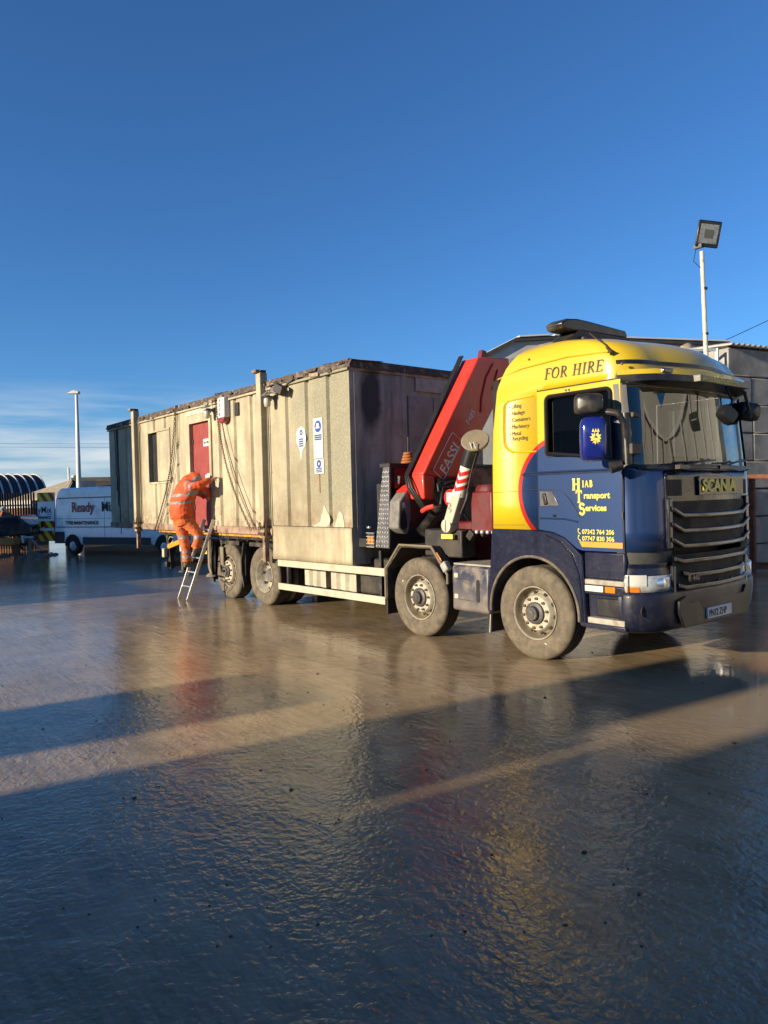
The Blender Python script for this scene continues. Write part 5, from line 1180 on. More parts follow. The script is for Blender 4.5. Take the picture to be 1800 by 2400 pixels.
# bottom rail, rusty, and the skirt plate at the front
MB().box(CX0-.01,-5.52,CY0-.03,CY0+.05,CZ0-.012,CZ0+.125).build('bottom_rail', mRustCream, SCb, bevel=.01)
mSk = cabin_mat('stained_skirt_paint', rust=False)
mb = MB(); nxs = 34
def sk(i, j):
    x = -5.56 + (CX1+.006+5.56)*i/(nxs-1); z = .872 + (1.415-.872)*j/6 - (.02*(1-i/(nxs-1)) if j == 0 else 0)
    return Vector((x, CY0-.006-.010*abs(math.sin(x*3.1)*math.cos(z*7)), z))
mb.grid(sk, nxs, 7); SK = mb.build('skirt_plate', mSk, SCb, smooth=60); s2 = SK.modifiers.new('t','SOLIDIFY'); s2.thickness = .012; s2.offset = 1
MB().box(-5.56,CX1,CY0-.012,CY0-.008+.004,1.414,1.424).build('skirt_joint', mGap, SCb)
# roof: slab with ragged felt edge
mb = MB(); MB_ = mb
nxr = 90
def fe(i, j):
    x = CX0-.06 + (CX1+.05-CX0+.11)*i/nxr; k = [0,0,1,1][j]; r1 = random.uniform(-.012,.012)
    return Vector((x, (CY0-.045, CY0-.055, CY0-.03, CY0+.6)[j] + r1, (3.775,3.80,3.865,3.90)[j] + r1*.8))
mb.grid(fe, nxr+1, 4)
mb.build('roof_edge', mFelt, SCb, smooth=60)
mb = MB()
def fe2(i, j):
    y = CY0-.05 + (CY1+.05-CY0+.05)*i/30; r1 = random.uniform(-.012,.012)
    return Vector(((CX1+.045, CX1+.055, CX1+.03, CX1-.6)[j]+r1, y, (3.775,3.80,3.865,3.90)[j]+r1))
mb.grid(fe2, 31, 4); mb.build('roof_edge', mFelt, SCb, smooth=60)
MB().box(CX0-.05,CX1+.04,CY0-.035,CY1+.05,3.785,3.895).build('roof', mFelt, SCb)
MB().box(CX0-.03,CX1+.02,CY0-.045,CY0-.002,3.735,3.775).build('eaves_trim', mCab, SCb, bevel=.008)
mPeel = M('peeling_tan_edge', (.26,.205,.145), .9, var=.4, vs_=20)
for k in range(46):
    x = random.uniform(CX0+.1, CX1-.1); MB().obox((x,CY0-.06-random.random()*.02,3.80+random.uniform(-.03,.06)),(random.uniform(.05,.28),.012,random.uniform(.02,.06)),(random.uniform(-30,30),random.uniform(-9,9),random.uniform(-10,10))).build('felt_flap', random.choice([mPeel,mFelt,mFelt,mFelt]), SCb)
# jack legs
def leg(x, far=False):
    f = (lambda y: CY0+CY1-y) if far else (lambda y: y)
    a, b_ = sorted((f(-.20), f(-.06))); mb = MB(); mb.box(x-.075,x+.075,a,b_,1.20,4.04); L_ = mb.build('jack_leg', mCab, SCb, bevel=.008)
    a, b_ = sorted((f(-.26), f(-.06))); MB().box(x-.11,x+.05,a,b_,4.04,4.09).build('leg_cap', mRustCream, L_, bevel=.006); MB().box(x+.05,x+.12,a+.06,b_-.04,4.06,4.075).build('cap_lug', mSteelDk, L_)
    a, b_ = sorted((f(-.17), f(-.09))); MB().box(x-.04,x+.04,a,b_,.80,1.20).build('inner_leg', mRustCream, L_)
    MB().tube([(x+.13,f(-.10),3.80),(x+.13,f(-.10),1.42)], .012, 6).build('side_pipe', mCab, L_, smooth=60)
    mb = MB(); mb.obox((x,f(-.15),1.28),(.20,.16,.05)); mb.obox((x,f(-.15),1.40),(.19,.14,.03)); mb.tube([(x+.12,f(-.18),1.50),(x+.15,f(-.2),1.30),(x+.08,f(-.2),1.15)], .014, 6); mb.tube([(x-.06,f(-.22),1.48),(x+.02,f(-.24),1.36),(x+.10,f(-.22),1.42),(x+.12,f(-.21),1.55)], .012, 6); mb.build('leg_clamp', mChain, L_)
    MB().box(x-.12,x+.12,*sorted((f(-.07),f(-.055))),3.55,3.70).build('leg_bracket', mCab, L_)
for x in (-5.72,-11.72): leg(x); leg(x, True)
# window: dark opening and a steel shutter
wi = MB(); wi.box(WIN[0],-10.56,.02,.04,WIN[2],WIN[3]); WN = wi.build('window', mDark, SCb)
mb = MB()
for a in ((WIN[0]-.03,WIN[1]+.03,WIN[3],WIN[3]+.04),(WIN[0]-.03,WIN[1]+.03,WIN[2]-.04,WIN[2]),(WIN[0]-.035,WIN[0],WIN[2],WIN[3]),(WIN[1],WIN[1]+.035,WIN[2],WIN[3])): mb.box(a[0],a[1],CY0-.02,CY0+.08,a[2],a[3])
mb.build('frame', mCab, WN)
MB().box(-10.56,WIN[1],CY0-.022,CY0+.01,WIN[2]+.01,WIN[3]-.01).build('shutter', mCab, WN, bevel=.008)
MB().tube([(-9.80,CY0-.02,2.42),(-9.74,CY0-.03,2.36),(-9.78,CY0-.03,2.30)], .012, 5).build('catch', mChain, WN)
# door
mb = MB(); mb.box(DOR[0],DOR[1],.01,.05,DOR[2],DOR[3]-.02); DO = mb.build('door', mRedDoor, SCb)
mb = MB()
for a in ((DOR[0]-.05,DOR[1]+.05,DOR[3],DOR[3]+.05),(DOR[0]-.05,DOR[0],DOR[2],DOR[3]),(DOR[1],DOR[1]+.06,DOR[2],DOR[3])): mb.box(a[0],a[1],CY0-.012,CY0+.10,a[2],a[3])
mb.build('door_frame', mCab, DO)
MB().box(DOR[1]+.10,DOR[1]+.13,CY0-.03,CY0,DOR[2],3.55).build('door_edge', mCab, DO)
MB().box(-8.36,-8.02,.004,.010,2.97,3.12).build('door_sign', mSignWhite, DO)
text('Site Office', .068, (-8.33,.003,3.025), '-y', mInk, DO, width=.88, off=.001)
mb = MB(); mb.prism([(-8.32,2.38),(-8.30,2.32),(-8.05,2.33),(-7.96,2.34),(-7.96,2.47),(-8.03,2.48),(-8.08,2.42),(-8.20,2.43)], 'xz', .004,.011); mb.build('white_patch', mSignWhite, DO)
for k in range(22):
    MB().obox((-8.0-abs(random.gauss(0,.12)),.006,2.1+random.gauss(0,.06)),(random.uniform(.01,.05),.006,random.uniform(.01,.04)),(0,random.uniform(0,90),0)).build('paint_scab', mSignWhite, DO)
MB().box(-9.0,-7.75,CY0-.010,CY0-.003,3.63,3.73).build('faded_board', M('faded_board', (.40,.40,.33), .8, var=.25, vs_=14, dirt=(.10,.16,.2), damt=.5, ds=16), SCb)
for z in (1.75,2.45,3.1): MB().tube([(DOR[0]+.02,-.002,z-.05),(DOR[0]+.02,-.002,z+.05)], .014, 6).build('hinge', mSteelDk, DO, smooth=60)
MB().box(-8.04,-8.0,-.01,.008,2.18,2.30).build('lock', mSteelDk, DO, bevel=.004)
# alarm box
mb = MB(); mb.prism([(-7.30,3.42),(-7.03,3.42),(-7.03,3.80),(-7.30,3.80)], 'xz', CY0-.13, CY0); AB = mb.build('alarm_box', mSignWhite, SCb, bevel=.02)
mb = MB(); mb.prism([(-7.30,3.415),(-7.03,3.415),(-7.07,3.345),(-7.15,3.32),(-7.20,3.32),(-7.27,3.345)], 'xz', CY0-.13, CY0); mb.build('alarm_lens', M('dark_red_lens', (.20,.02,.02), .3), AB, bevel=.01)
for k, ch in enumerate('ADEB'): text(ch, .085, (-7.225,CY0-.132,3.715-.085*k), '-y', mInk, AB, width=.9, off=.001, rot=90 if False else 0)
# bulkhead lights and conduit
def wall_lamp(x, z, tilt=0):
    mb = MB(); mb.tube([(x,CY0,z),(x,CY0-.12,z+.01)], .03, 8); mb.tube([(x,CY0-.12,z+.03),(x,CY0-.14,z-.03)], [.03,.075], 10); mb.add([(x-.12,CY0-.10,z+.06),(x+.10,CY0-.10,z+.06),(x+.08,CY0-.24,z+.02),(x-.10,CY0-.24,z+.02),(x,CY0-.16,z+.10)], [(0,1,4),(1,2,4),(2,3,4),(3,0,4)]); L_ = mb.build('bulkhead_lamp', mGrey, SCb, smooth=30)
    MB().lathe([(.055,0),(.06,-.06),(.05,-.13),(.0,-.15)], (x,CY0-.15,z-.02), 'z', 12).build('lamp_glass', M('dusty_lamp_glass', (.40,.38,.32), .25), L_, smooth=60)
    return L_
wall_lamp(-5.40, 3.58); wall_lamp(-7.70, 3.62)
mb = MB(); mb.obox((-5.14,CY0-.12,3.66),(.16,.16,.10),(0,12,20)); mb.obox((-4.96,CY0-.16,3.66),(.20,.12,.14),(0,25,10)); mb.tube([(-5.14,CY0,3.60),(-5.14,CY0-.12,3.62)], .025, 6); mb.build('spotlight', mSteelDk, SCb, bevel=.01)
MB().box(-6.80,-6.66,CY0-.035,CY0-.005,3.42,3.66).build('cable_box', mSteelDk, SCb, bevel=.008)
# safety signs
def sign(x0, x1, z0, z1, name='safety_sign'):
    return MB().box(x0,x1,CY0-.012,CY0-.004,z0,z1).build(name, mSignWhite, SCb)
S1 = sign(-4.245,-3.99,2.49,3.115)
MB().lathe([(0,-.004),(.088,-.004),(.092,0)], (-4.115,CY0-.0135,2.985), 'y', 24).build('blue_disc', mSignBlue, S1)
mb = MB(); mb.obox((-4.115,CY0-.0195,3.0),(.07,.002,.07)); mb.obox((-4.115,CY0-.0197,2.965),(.11,.002,.025)); mb.build('disc_figure', mSignWhite, S1)
for k in range(3): MB().box(-4.215,-4.02,CY0-.0155,CY0-.0135,2.835-.032*k,2.858-.032*k).build('print_bar', mSignBlue, S1)
S2 = sign(-4.235,-3.98,2.25,2.475)
MB().lathe([(.025,-.004),(.058,-.004),(.06,0)], (-4.11,CY0-.0135,2.405), 'y', 20).build('blue_ring', mSignBlue, S2)
for k in range(3): MB().box(-4.19,-4.03,CY0-.0155,CY0-.0135,2.27+.028*k,2.288+.028*k).build('print_bar', mSignBlue, S2)
mb = MB(); out = [(-4.76,2.92),(-4.70,3.00),(-4.60,3.03),(-4.50,2.98),(-4.47,2.84),(-4.49,2.72),(-4.56,2.66),(-4.60,2.60),(-4.63,2.45),(-4.65,2.62),(-4.69,2.70),(-4.75,2.78)]
mb.prism(out, 'xz', CY0-.006, CY0-.002); S3 = mb.build('white_paint_splash', mSignWhite, SCb)
MB().lathe([(.02,-.003),(.042,-.003),(.044,0)], (-4.605,CY0-.0075,2.93), 'y', 16).build('blue_ring', mSignBlue, S3)
for k in range(4): MB().box(-4.675,-4.545,CY0-.0095,CY0-.0075,2.705+.036*k,2.728+.036*k).build('print_bar', mSignBlue, S3)
MB().box(-4.12,-4.105,CY0-.008,CY0-.002,1.95,2.26).build('rust_run', mRust, SCb)
mb = MB(); mb.prism([(-4.35,1.425),(-4.22,1.47),(-4.12,1.50),(-4.09,1.60),(-4.05,1.66),(-4.02,1.745),(-3.99,1.755),(-3.96,1.70),(-3.92,1.655),(-3.87,1.60),(-3.85,1.53),(-3.88,1.46),(-3.95,1.425)], 'xz', CY0-.008,CY0-.002); mb.prism([(-3.74,1.425),(-3.71,1.50),(-3.68,1.535),(-3.65,1.62),(-3.60,1.665),(-3.565,1.655),(-3.52,1.60),(-3.50,1.535),(-3.485,1.425)], 'xz', CY0-.008,CY0-.002); mb.build('bare_patch', M('bare_cream_patch', (.40,.37,.28), .8, var=.25, vs_=12), SCb)
# cracks drawn by old cables on the rear end
for pts in ([(-13.35,3.72),(-13.30,3.0),(-13.33,2.6),(-13.24,2.5),(-13.30,2.2)], [(-13.15,3.72),(-13.12,2.75),(-13.10,2.5),(-13.12,2.0),(-13.08,1.1)], [(-13.22,3.72),(-13.2,2.7),(-13.23,1.8)]):
    MB().tube([(x,CY0-.008,z) for x,z in pts], .010, 5).build('loose_cable', mHose, SCb)

# ------------------------------------------------------------------ lashing chains over the cabin
def chain(pts, label, lk=.062, wr=.006):
    """real alternating links along a curve"""
    pts = [Vector(p) for p in pts]; mb = MB()
    L_ = [0]
    for a, b_ in zip(pts[:-1], pts[1:]): L_.append(L_[-1]+(b_-a).length)
    def pos(s):
        for k in range(len(pts)-1):
            if s <= L_[k+1]: return pts[k].lerp(pts[k+1], (s-L_[k])/(L_[k+1]-L_[k]))
        return pts[-1]
    s = 0; k = 0
    while s < L_[-1]-lk:
        a, b_ = pos(s), pos(s+lk); d = (b_-a).normalized(); sd_, u = frame(d); side = sd_ if k % 2 else u; hw = lk*.30
        lp = []
        for q in range(10):
            an = 2*math.pi*q/10; lp.append((a+b_)/2 + d*(lk*.62*math.cos(an)) + side*hw*math.sin(an))
        n_ = len(lp); nor = d.cross(side); base = len(mb.v); vs = []; fs = []
        for q in range(n_):
            c_ = lp[q]; o_ = (c_-(a+b_)/2).normalized()
            vs += [c_+o_*wr, c_+nor*wr, c_-o_*wr, c_-nor*wr]
        for q in range(n_):
            for w_ in range(4): fs.append((q*4+w_, ((q+1)%n_)*4+w_, ((q+1)%n_)*4+(w_+1)%4, q*4+(w_+1)%4))
        mb.add(vs, fs); s += lk*.80; k += 1
    o = mb.build('lashing_chain', mChain, smooth=60, fix=False)
    return tag(o, label, 'chain', 'chains hung over the cabin')
def sag(p0, p1, amt, n=22, out=0):
    p0, p1 = Vector(p0), Vector(p1); return [p0.lerp(p1, i/n) + Vector((amt[0]*math.sin(math.pi*i/n)*(1-.3*i/n), -out*math.sin(math.pi*i/n), amt[1]*math.sin(math.pi*i/n))) for i in range(n+1)]
yc_ = CY0-.075
chain([(-9.20,.5,3.93),(-9.30,.1,3.93),(-9.37,yc_,3.88)] + sag((-9.38,yc_,3.84), (-10.75,yc_,1.18), (.28,-.12))[1:], 'rusty chain hanging left of the red door')
chain([(-7.35,.5,3.95),(-7.42,.1,3.95),(-7.48,yc_,3.90)] + sag((-7.49,yc_,3.86), (-6.16,yc_-.02,1.30), (-.24,-.16))[1:], 'rusty chain hanging right of the red door below the alarm box')
def cord(pts, label):
    o = MB().tube(pts, .009, 5).build('lashing_rope', mChain, smooth=60); return tag(o, label, 'rope', 'ropes beside the chains')
cord([(-9.30,.4,3.93),(-9.33,yc_,3.88)] + sag((-9.33,yc_-.01,3.84), (-10.55,yc_-.01,1.20), (.36,-.05))[1:], 'thin dark rope beside the left chain')
cord([(-7.30,.4,3.95),(-7.38,yc_,3.90)] + sag((-7.38,yc_-.01,3.86), (-6.02,yc_-.01,1.34), (-.16,-.10))[1:], 'thin dark rope beside the right chain')

# ------------------------------------------------------------------ ladder
LD = thing('ladder', 'aluminium ladder leaning on the cabin door sill under the worker', 'ladder', (-7.88,-.72,0))
def lpt(s, side): return Vector((-7.89+side*.20, -.72+.62*s, 1.62*s))
for sd_ in (-1,1): MB().bar(lpt(0,sd_), lpt(.93,sd_), .025, .065).build('stile', mAlu, LD, bevel=.004)
for k in range(5):
    s = .15+.165*k; MB().tube([lpt(s,-1), lpt(s,1)], .018, 8).build('rung', mAlu, LD, smooth=60)

# ------------------------------------------------------------------ worker
def worker():
    mb = MB()
    def limb(pts, n=14):
        """pts: (pos, side radius, depth radius); elliptical rings, closed ends"""
        P_ = [Vector(p[0]) for p in pts]; vs = []
        for i, p in enumerate(P_):
            d = (P_[min(i+1,len(P_)-1)]-P_[max(i-1,0)]); s_, u = frame(d, Vector((0,1,0)))
            for k in range(n): a = 2*math.pi*k/n; vs.append(p + s_*pts[i][1]*math.cos(a) + u*pts[i][2]*math.sin(a))
        m = len(P_); fs = [(i*n+k, (i+1)*n+k, (i+1)*n+(k+1)%n, i*n+(k+1)%n) for i in range(m-1) for k in range(n)]
        fs += [tuple(range(n)), tuple(range((m-1)*n, m*n))[::-1]]
        mb.add(vs, fs)
    V = Vector
    # jacket torso, hunched forward into the doorway
    limb([((-8.13,-.60,1.50),.20,.15), ((-8.13,-.60,1.56),.265,.20), ((-8.15,-.60,1.72),.275,.215), ((-8.14,-.57,1.90),.27,.215), ((-8.07,-.52,2.08),.265,.20), ((-7.99,-.44,2.22),.24,.18), ((-7.93,-.35,2.31),.17,.14), ((-7.90,-.28,2.34),.09,.09)], 20)
    # hood/neck and head bent forwards
    limb([((-7.96,-.33,2.20),.10,.10), ((-7.98,-.20,2.10),.075,.075), ((-7.99,-.12,2.04),.07,.07)])
    limb([((-7.99,-.16,2.11),.05,.05), ((-7.99,-.13,2.08),.092,.088), ((-7.98,-.09,2.01),.10,.095), ((-7.98,-.07,1.93),.082,.085), ((-7.98,-.06,1.88),.045,.05)])
    limb([((-7.98,-.01,1.99),.012,.012), ((-7.98,.01,1.94),.02,.02)], 8)         # nose
    # near arm: out along the door frame
    limb([((-7.99,-.52,2.22),.11,.11), ((-7.84,-.58,2.17),.105,.10), ((-7.68,-.56,2.14),.092,.092), ((-7.60,-.46,2.18),.082,.082), ((-7.56,-.33,2.24),.07,.07), ((-7.55,-.25,2.27),.06,.06)])
    limb([((-7.55,-.27,2.265),.034,.04), ((-7.55,-.20,2.29),.045,.03), ((-7.555,-.15,2.30),.045,.026), ((-7.56,-.12,2.30),.03,.02)], 10)
    for k in range(4): limb([((-7.595+.026*k,-.14,2.315-.006*k),.0115,.0115), ((-7.60+.028*k,-.105,2.33-.004*k),.011,.011), ((-7.605+.030*k,-.085,2.305),.009,.009)], 7)
    limb([((-7.52,-.20,2.275),.013,.013), ((-7.505,-.16,2.255),.012,.012), ((-7.515,-.13,2.24),.010,.010)], 7)
    # far arm, reaching to the door
    limb([((-8.10,-.40,2.18),.11,.10), ((-8.16,-.24,2.06),.095,.095), ((-8.14,-.12,1.98),.08,.08), ((-8.08,-.05,2.02),.06,.06)])
    limb([((-8.08,-.06,2.02),.035,.04), ((-8.07,-.035,2.05),.045,.022), ((-8.07,-.03,2.10),.03,.016)], 10)
    # trousers: standing leg and bent leg
    limb([((-8.10,-.58,1.62),.20,.16), ((-8.10,-.58,1.48),.215,.165), ((-8.10,-.57,1.42),.19,.15)], 18)
    limb([((-8.20,-.60,1.52),.125,.14), ((-8.15,-.60,1.32),.115,.125), ((-8.07,-.58,1.10),.095,.10), ((-8.02,-.58,.92),.085,.09), ((-8.00,-.57,.76),.085,.088), ((-8.00,-.57,.705),.088,.092)])
    limb([((-8.02,-.55,1.50),.125,.135), ((-7.95,-.45,1.36),.115,.12), ((-7.88,-.37,1.20),.095,.10), ((-7.86,-.42,1.06),.085,.088), ((-7.85,-.46,.97),.085,.085)])
    # boots
    limb([((-8.0,-.57,.74),.055,.06), ((-8.0,-.57,.66),.055,.07)]); limb([((-8.0,-.64,.645),.045,.04), ((-8.0,-.56,.65),.052,.05), ((-7.99,-.42,.64),.052,.035), ((-7.99,-.36,.635),.04,.025)])
    limb([((-7.83,-.46,.99),.055,.06), ((-7.83,-.46,.93),.055,.07)]); limb([((-7.83,-.52,.915),.045,.04), ((-7.83,-.45,.92),.05,.05), ((-7.83,-.31,.91),.05,.035), ((-7.83,-.26,.905),.04,.025)])
    tmp = bpy.data.objects.new('tmp', mb.mesh('tmp', mBlack, None, True)); COL.objects.link(tmp)
    r_ = tmp.modifiers.new('r','REMESH'); r_.mode = 'VOXEL'; r_.voxel_size = .0115
    s_ = tmp.modifiers.new('s','SMOOTH'); s_.factor = .5; s_.iterations = 3
    COL.objects.unlink(tmp); ts = bpy.data.scenes.new('tmp'); ts.collection.objects.link(tmp); ts.view_layers[0].update(); dg = ts.view_layers[0].depsgraph
    me = bpy.data.meshes.new_from_object(tmp.evaluated_get(dg)); bpy.data.objects.remove(tmp); bpy.data.scenes.remove(ts)
    # cloth folds: low creases pushed along the normals
    from mathutils import noise as mn
    me.update()
    nrm = [n_.vector.copy() for n_ in me.vertex_normals]
    for v in me.vertices:
        c = v.co.copy()
        if c.z > .72 and not (c.x > -7.60 and c.y > -.26) and not (c.y > -.18 and c.z > 1.95):
            q = mn.noise(Vector((c.x*7, c.y*7, c.z*13))) + .5*mn.noise(Vector((c.x*17, c.y*17, c.z*26)))
            v.co = c + nrm[v.index]*(.014*q)
    mO = M('orange_hivis_jacket', (.52,.072,.012), .75, var=.10, vs_=9)
    mT = M('orange_hivis_trousers', (.50,.105,.022), .8, var=.14, vs_=9, dirt=(.45,.20,.08), damt=.4, ds=7)
    mB = M('grey_reflective_band', (.21,.20,.215), .5, var=.2, vs_=14); mSkin = M('skin', (.45,.24,.16), .55); mHair = M('dark_hair', (.03,.02,.015), .8); mBoot = M('dusty_boot', (.10,.075,.05), .8)
    me.materials.clear()
    for m in (mO, mT, mB, mSkin, mO, mBoot): me.materials.append(m)
    for p in me.polygons:
        c = p.center; x, y, z = c; k = 0
        torso = x < -7.86 or (x < -7.80 and z < 2.02)
        if z < .715 or (z < .965 and y > -.62 and x > -7.915 and z > .86): k = 5
        elif z < 1.535: k = 1
        if k == 0:
            tz = z - .22*(x+8.13)*0 + .30*(y+.6)*-.25
            if torso and (abs(tz-1.86) < .024 or abs(tz-2.00) < .024): k = 2
            if torso and z > 2.0 and abs(x+8.22+.35*(z-2.0)*-1) < .022 and y < -.4: k = 2
            if x > -7.90 and z > 2.02 and y < -.30:
                if abs(x+7.80) < .024 or abs(x+7.655) < .026: k = 2
        elif k == 1:
            if abs(z-1.185) < .028 or abs(z-.905) < .022 or abs(z-.80) < .024: k = 2
        if (x > -7.60 and y > -.262 and z > 2.2) or (x < -8.0 and y > -.055 and z > 1.9): k = 3
        if y > -.17 and -8.09 < x < -7.87 and z > 1.84: k = 3 if y > -.05 or z < 1.94 else 4
        p.material_index = k; p.use_smooth = True
    o = bpy.data.objects.new('person', me); COL.objects.link(o)
    return tag(o, 'worker in orange hi-vis jacket and trousers climbing the ladder, bent into the doorway', 'person')
worker()

# ------------------------------------------------------------------ white van
VD = Vector((.92,.39,0)).normalized(); VN = Vector((-VD.y,VD.x,0)); VO = Vector((-23.05,1.55,0))   # VO: rear wheel contact, near side
VA = thing('white_van', 'white panel van with red and black lettering and its rear door open', 'van', VO)
def vp(a, b, z): return VO + VD*a + VN*b + Vector((0,0,z))
sidep = [(-1.02,.46),(-1.04,1.0),(-1.02,1.6),(-.97,2.15),(-.88,2.40),(-.70,2.50),(3.9,2.52),(4.3,2.46),(4.65,2.25),(5.10,1.55),(5.45,1.42),(5.86,1.22),(5.95,.95),(5.95,.42),(5.0,.36),(.5,.36),(-.6,.42)]
def vprism(pts, b0, b1, mats, name, par, bevel=None, taper=0.):
    n_ = len(pts); mb = MB(); mb.add([vp(a,b0 + taper*max(0,z-1.2),z) for a,z in pts] + [vp(a,b1 - taper*max(0,z-1.2),z) for a,z in pts], [list(range(n_)), list(range(n_,2*n_))[::-1]] + [(i,(i+1)%n_,(i+1)%n_+n_,i+n_) for i in range(n_)])
    return mb.build(name, mats, par, bevel=bevel, seg=3)
BODY = vprism(sidep, 0, 2.0, mVan, 'body', VA, .09, .06)
def vstrip(a0, a1, z0, z1, b, mat, name, par=None):
    mb = MB(); mb.add([vp(a0,b + .06*max(0,z0-1.2),z0), vp(a1,b + .06*max(0,z0-1.2),z0), vp(a1,b + .06*max(0,z1-1.2),z1), vp(a0,b + .06*max(0,z1-1.2),z1)], [(0,1,2,3)]); return mb.build(name, mat, par or BODY)
vstrip(-.85,2.8,2.10,2.14,-.006,M('roof_rail_tan', (.20,.17,.12), .6),'roof_gutter'); vstrip(-.9,3.9,1.345,1.355,-.006,mVanTrim,'side_crease'); vstrip(-.9,3.9,1.02,1.05,-.006,mVanTrim,'side_crease')
vstrip(.55,4.0,.40,.66,-.01,mVanTrim,'rub_strip'); vstrip(-1.0,-.45,.42,.86,-.012,mVanTrim,'rear_bumper')
vstrip(-.92,-.905,1.05,2.1,-.006,mVanTrim,'door_line'); vstrip(1.7,1.715,.66,2.1,-.006,mVanTrim,'door_line')
vstrip(-1.005,-.965,.90,1.70,-.012,M('rear_lamp_red',(.22,.012,.012),.3),'tail_lamp')
text('Ready', .52, vp(-.05,.012,1.60), (tuple(VD), tuple(-VN)), mReadyRed, BODY, off=.008, width=.95)
text('Mix', .52, vp(1.55,.012,1.60), (tuple(VD), tuple(-VN)), mInk, BODY, off=.004, width=.95)
text('TYRE MAINTENANCE', .185, vp(-.38,-.010,1.13), (tuple(VD), tuple(-VN)), mInk, BODY, off=.005, width=1.0)
for a in (0, 4.62):
    mb = MB(); mb.lathe([(.0,.02),(.12,.015),(.20,.03),(.215,.01),(.24,.0),(.31,.01),(.335,.04),(.335,.20),(.30,.22)], n=32)
    Rm = Matrix((VD, VN, Vector((0,0,1)))).transposed()
    mb.v = [tuple(Rm @ Vector(v) + vp(a,-.015,.335)) for v in mb.v]; W_ = mb.build('wheel', mVanTyre, VA, smooth=40)
    mb = MB(); mb.lathe([(.0,-.005),(.06,-.01),(.15,.0),(.19,.02)], n=16); mb.v = [tuple(Rm @ Vector(v) + vp(a,-.02,.335)) for v in mb.v]; mb.build('wheel_trim', mGalv, W_, smooth=40)
    mb = MB(); pts = arc2(a,.335,.43,.43,0,180,14); mb.add([vp(x,-.013,z) for x,z in pts], [tuple(range(len(pts)))]); mb.build('wheel_arch', mGap, BODY)
# open rear door, outer face towards the camera, chevrons as laid strips
DD = (-VD*.97 - VN*.18).normalized(); DNv = Vector((DD.y,-DD.x,0))
if DNv.dot(Vector((CP.x,CP.y,0))-VO) < 0: DNv = -DNv
dorg = vp(-1.03,.05,0)
def dp_(u, z, o_=0.): return dorg + DD*u + DNv*o_ + Vector((0,0,z))
DW, Z0, Z1 = .80, .50, 2.36
mb = MB(); mb.add([dp_(0,Z0),dp_(DW,Z0),dp_(DW,Z1),dp_(0,Z1)] + [dp_(0,Z0,-.05),dp_(DW,Z0,-.05),dp_(DW,Z1,-.05),dp_(0,Z1,-.05)], BF)
RD = mb.build('rear_door', mVan, VA)
def clip_poly(poly, inside, inter):
    out = []
    for i, q in enumerate(poly):
        p_ = poly[i-1]
        if inside(q):
            if not inside(p_): out.append(inter(p_, q))
            out.append(q)
        elif inside(p_): out.append(inter(p_, q))
    return out
def cut(poly, ax, v, keep_gt):
    ins = (lambda q: q[ax] >= v) if keep_gt else (lambda q: q[ax] <= v)
    def itx(p_, q): f = (v-p_[ax])/(q[ax]-p_[ax]); return (p_[0]+(q[0]-p_[0])*f, p_[1]+(q[1]-p_[1])*f)
    return clip_poly(poly, ins, itx)
for za, zb_ in ((Z0,.90),(1.0,1.27),(2.02,Z1)):
    for k in range(-4,9):
        u0 = k*.20; sl = 1.0
        poly = [(u0,za-.1),(u0+.20,za-.1),(u0+.20+sl*(zb_-za+.2)*.75,zb_+.1),(u0+sl*(zb_-za+.2)*.75,zb_+.1)]
        for ax, v, g_ in ((0,.01,1),(0,DW-.01,0),(1,za,1),(1,zb_,0)):
            poly = cut(poly, ax, v, g_) if len(poly) > 2 else poly
        if len(poly) > 2 and max(q[1] for q in poly)-min(q[1] for q in poly) > .01:
            mb = MB(); mb.add([dp_(u,z,.006) for u,z in poly], [tuple(range(len(poly)))]); mb.build('chevron', mChevR if k % 2 else mChevY, RD)
Xd = tuple(-DD); Nd = tuple(DNv)
text('yMix', .36, dp_(DW-.02,1.58,.008), (Xd, Nd), mInk, RD, off=.002, width=.92)
text('TENANCE', .145, dp_(DW+.0,1.36,.008), (Xd, Nd), mInk, RD, off=.004, width=.95)
mb = MB(); mb.bar(dp_(.38,1.53,.008), dp_(.14,1.53,.008), .004, .02); mb.build('underline', mInk, RD)
mb = MB(); mb.add([dp_(DW-.27,1.03,.012),dp_(DW-.14,1.03,.012),dp_(DW-.14,1.26,.012),dp_(DW-.27,1.26,.012)], [(0,1,2,3)]); mb.build('handle', mGap, RD)

# ------------------------------------------------------------------ scrap and odds and ends at the far left
def G(px, d, z=0.): q = at(px, d); return Vector((q.x,q.y,z))
fp = lambda x: (x-900)/1690.3
car = thing('scrap_car', 'dark crushed scrap car lying on an orange trestle at far left', 'car', G(fp(25),27))
ux_, uy_ = cR.copy(), Vector((-.78,.63,0)); ux_.z = 0; ux_.normalize()
cc = G(fp(18),27,.72)
cp_ = [(-1.6,0),(-1.65,.35),(-1.2,.48),(-.7,.52),(-.3,.78),(.35,.80),(.62,.55),(.85,.42),(.9,.05)]
mb = MB(); n_ = len(cp_); mb.add([cc+ux_*a+Vector((0,0,z)) for a,z in cp_]+[cc+ux_*a*.95+uy_*1.5+Vector((0,0,z)) for a,z in cp_], [list(range(n_)), list(range(n_,2*n_))[::-1]]+[(i,(i+1)%n_,(i+1)%n_+n_,i+n_) for i in range(n_)])
CBd = mb.build('body', M('dirty_black_car_paint', (.015,.016,.02), .25, coat=.5, dirt=(.10,.08,.06), damt=.4), car, bevel=.06)
mb = MB(); mb.add([cc+ux_*a+uy_*-.01+Vector((0,0,z)) for a,z in ((-.25,.50),(.5,.50),(.32,.72),(-.15,.72))], [(0,1,2,3)]); mb.build('window', mGap, CBd)
ot = thing('orange_trestle', 'orange steel trestle under the scrap car', 'trestle', G(fp(0),26.6))
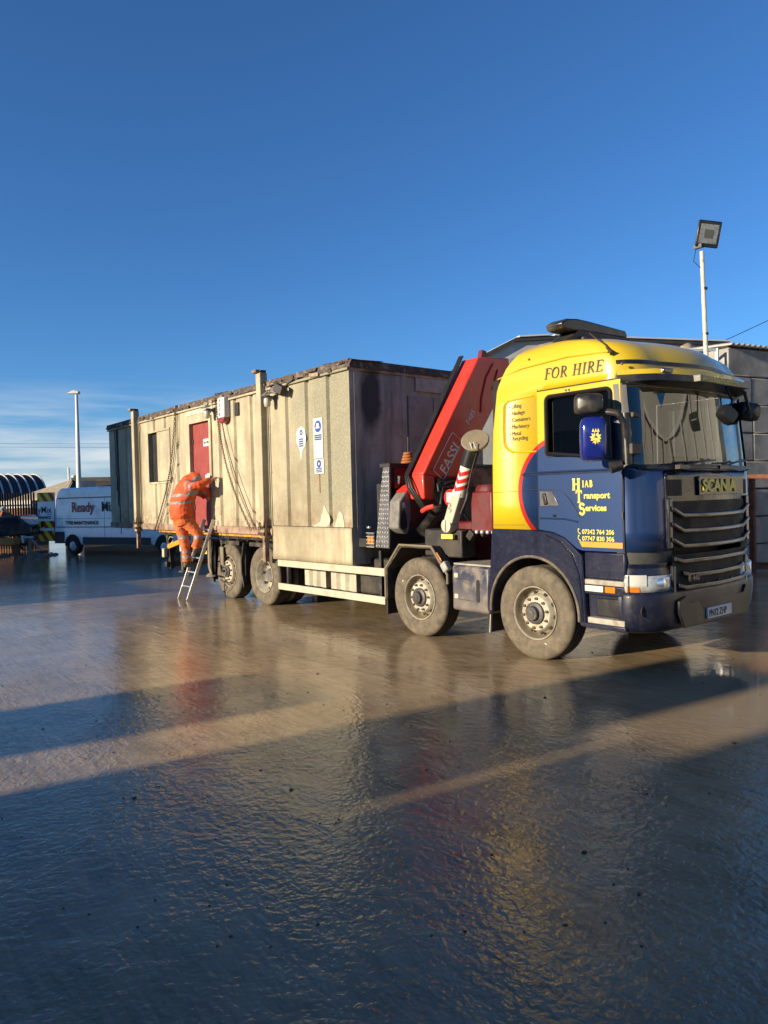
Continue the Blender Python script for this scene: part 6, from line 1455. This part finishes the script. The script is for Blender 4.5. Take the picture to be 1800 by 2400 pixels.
oc_ = G(fp(5),26.4)
MB().bar(oc_+ux_*-1.2+Vector((0,0,.58)), oc_+ux_*.5+Vector((0,0,.58)), .5, .24).build('beam', M('orange_steel', (.50,.22,.05), .6, dirt=(.12,.06,.03), damt=.5), ot, bevel=.02)
for a in (-1.0,.42): MB().bar(oc_+ux_*a+Vector((0,0,.46)), oc_+ux_*(a+.1), .25, .16).build('leg', mRust, ot)
tj = thing('drawbar_stand', 'pale steel drawbar with a jack stand beside the van door', 'drawbar', G(fp(62),26.2))
mb = MB(); tq = G(fp(50),26.2,.72); mb.tube([tq, tq+ux_*.42], .035, 8); mb.tube([tq+Vector((0,0,.07)), tq+ux_*.03+Vector((0,0,-.20))], .05, 8); mb.build('bar', mGalv, tj, smooth=50)
mb = MB(); tq = G(fp(68),26.2); mb.tube([tq, tq+Vector((0,0,.55)), tq+Vector((0,0,.7))], [.10,.06,.05], 8); mb.tube([tq+Vector((0,0,.30)), tq+ux_*-.24+Vector((0,0,.24))], .03, 6); mb.tube([tq+ux_*-.15, tq+ux_*.12], .05, 6); mb.build('jack', mMuddy, tj, smooth=50)
# scrap heap: bent sheets, tubes, each its own part
hp_ = thing('scrap_heap', 'tangled heap of scrap sheets and pipes against the palisade fence', 'scrap', G(fp(10),29.5))
for k in range(16):
    c_ = G(fp(-15+5.2*k), 29.6+random.uniform(-.5,.4), .5+1.0*max(0,1-abs(k-4)/9)+random.uniform(-.2,.25))
    MB().obox(c_, (random.uniform(.3,.9),random.uniform(.1,.5),random.uniform(.2,.6)), (random.uniform(-40,40),random.uniform(-40,40),random.uniform(0,180))).build('scrap_sheet', [mFrame,mRust,mGrey,mFrame,mSheet,mCream][k%6], hp_)
for k in range(9):
    a_ = G(fp(-12+7*k), 28.8, random.uniform(.6,1.5)); b_ = a_ + ux_*random.uniform(.3,1.1) + Vector((0,0,random.uniform(-.9,-.3)))
    MB().tube([a_, a_.lerp(b_,.5)+Vector((0,0,.15)), b_], .035, 6).build('bent_pipe', [mGalv,mFrame,mLampWhite][k%3], hp_, smooth=60)
# low debris along the far edge of the concrete, by the fence
db = MB()
for k in range(160):
    c_ = G(fp(random.uniform(-20,130)), 26.8+random.uniform(-.6,1.2), 0); s_ = random.uniform(.02,.07); db.ico((c_.x,c_.y,s_*.3), s_, (1.6,1.2,.7), 1, .3)
tag(db.build('rubble', M('pale_rubble', (.24,.20,.16), .9, var=.5, vs_=14), fix=False), kind='stuff')
bv = G(fp(106),26.0); tag(MB().ico((bv.x,bv.y,.07), .10, (1.6,1.0,.6), 2, .2).build('orange_sack', M('orange_sack', (.65,.13,.05), .8), smooth=60), 'small crumpled orange sack on the wet ground by the van door', 'sack')
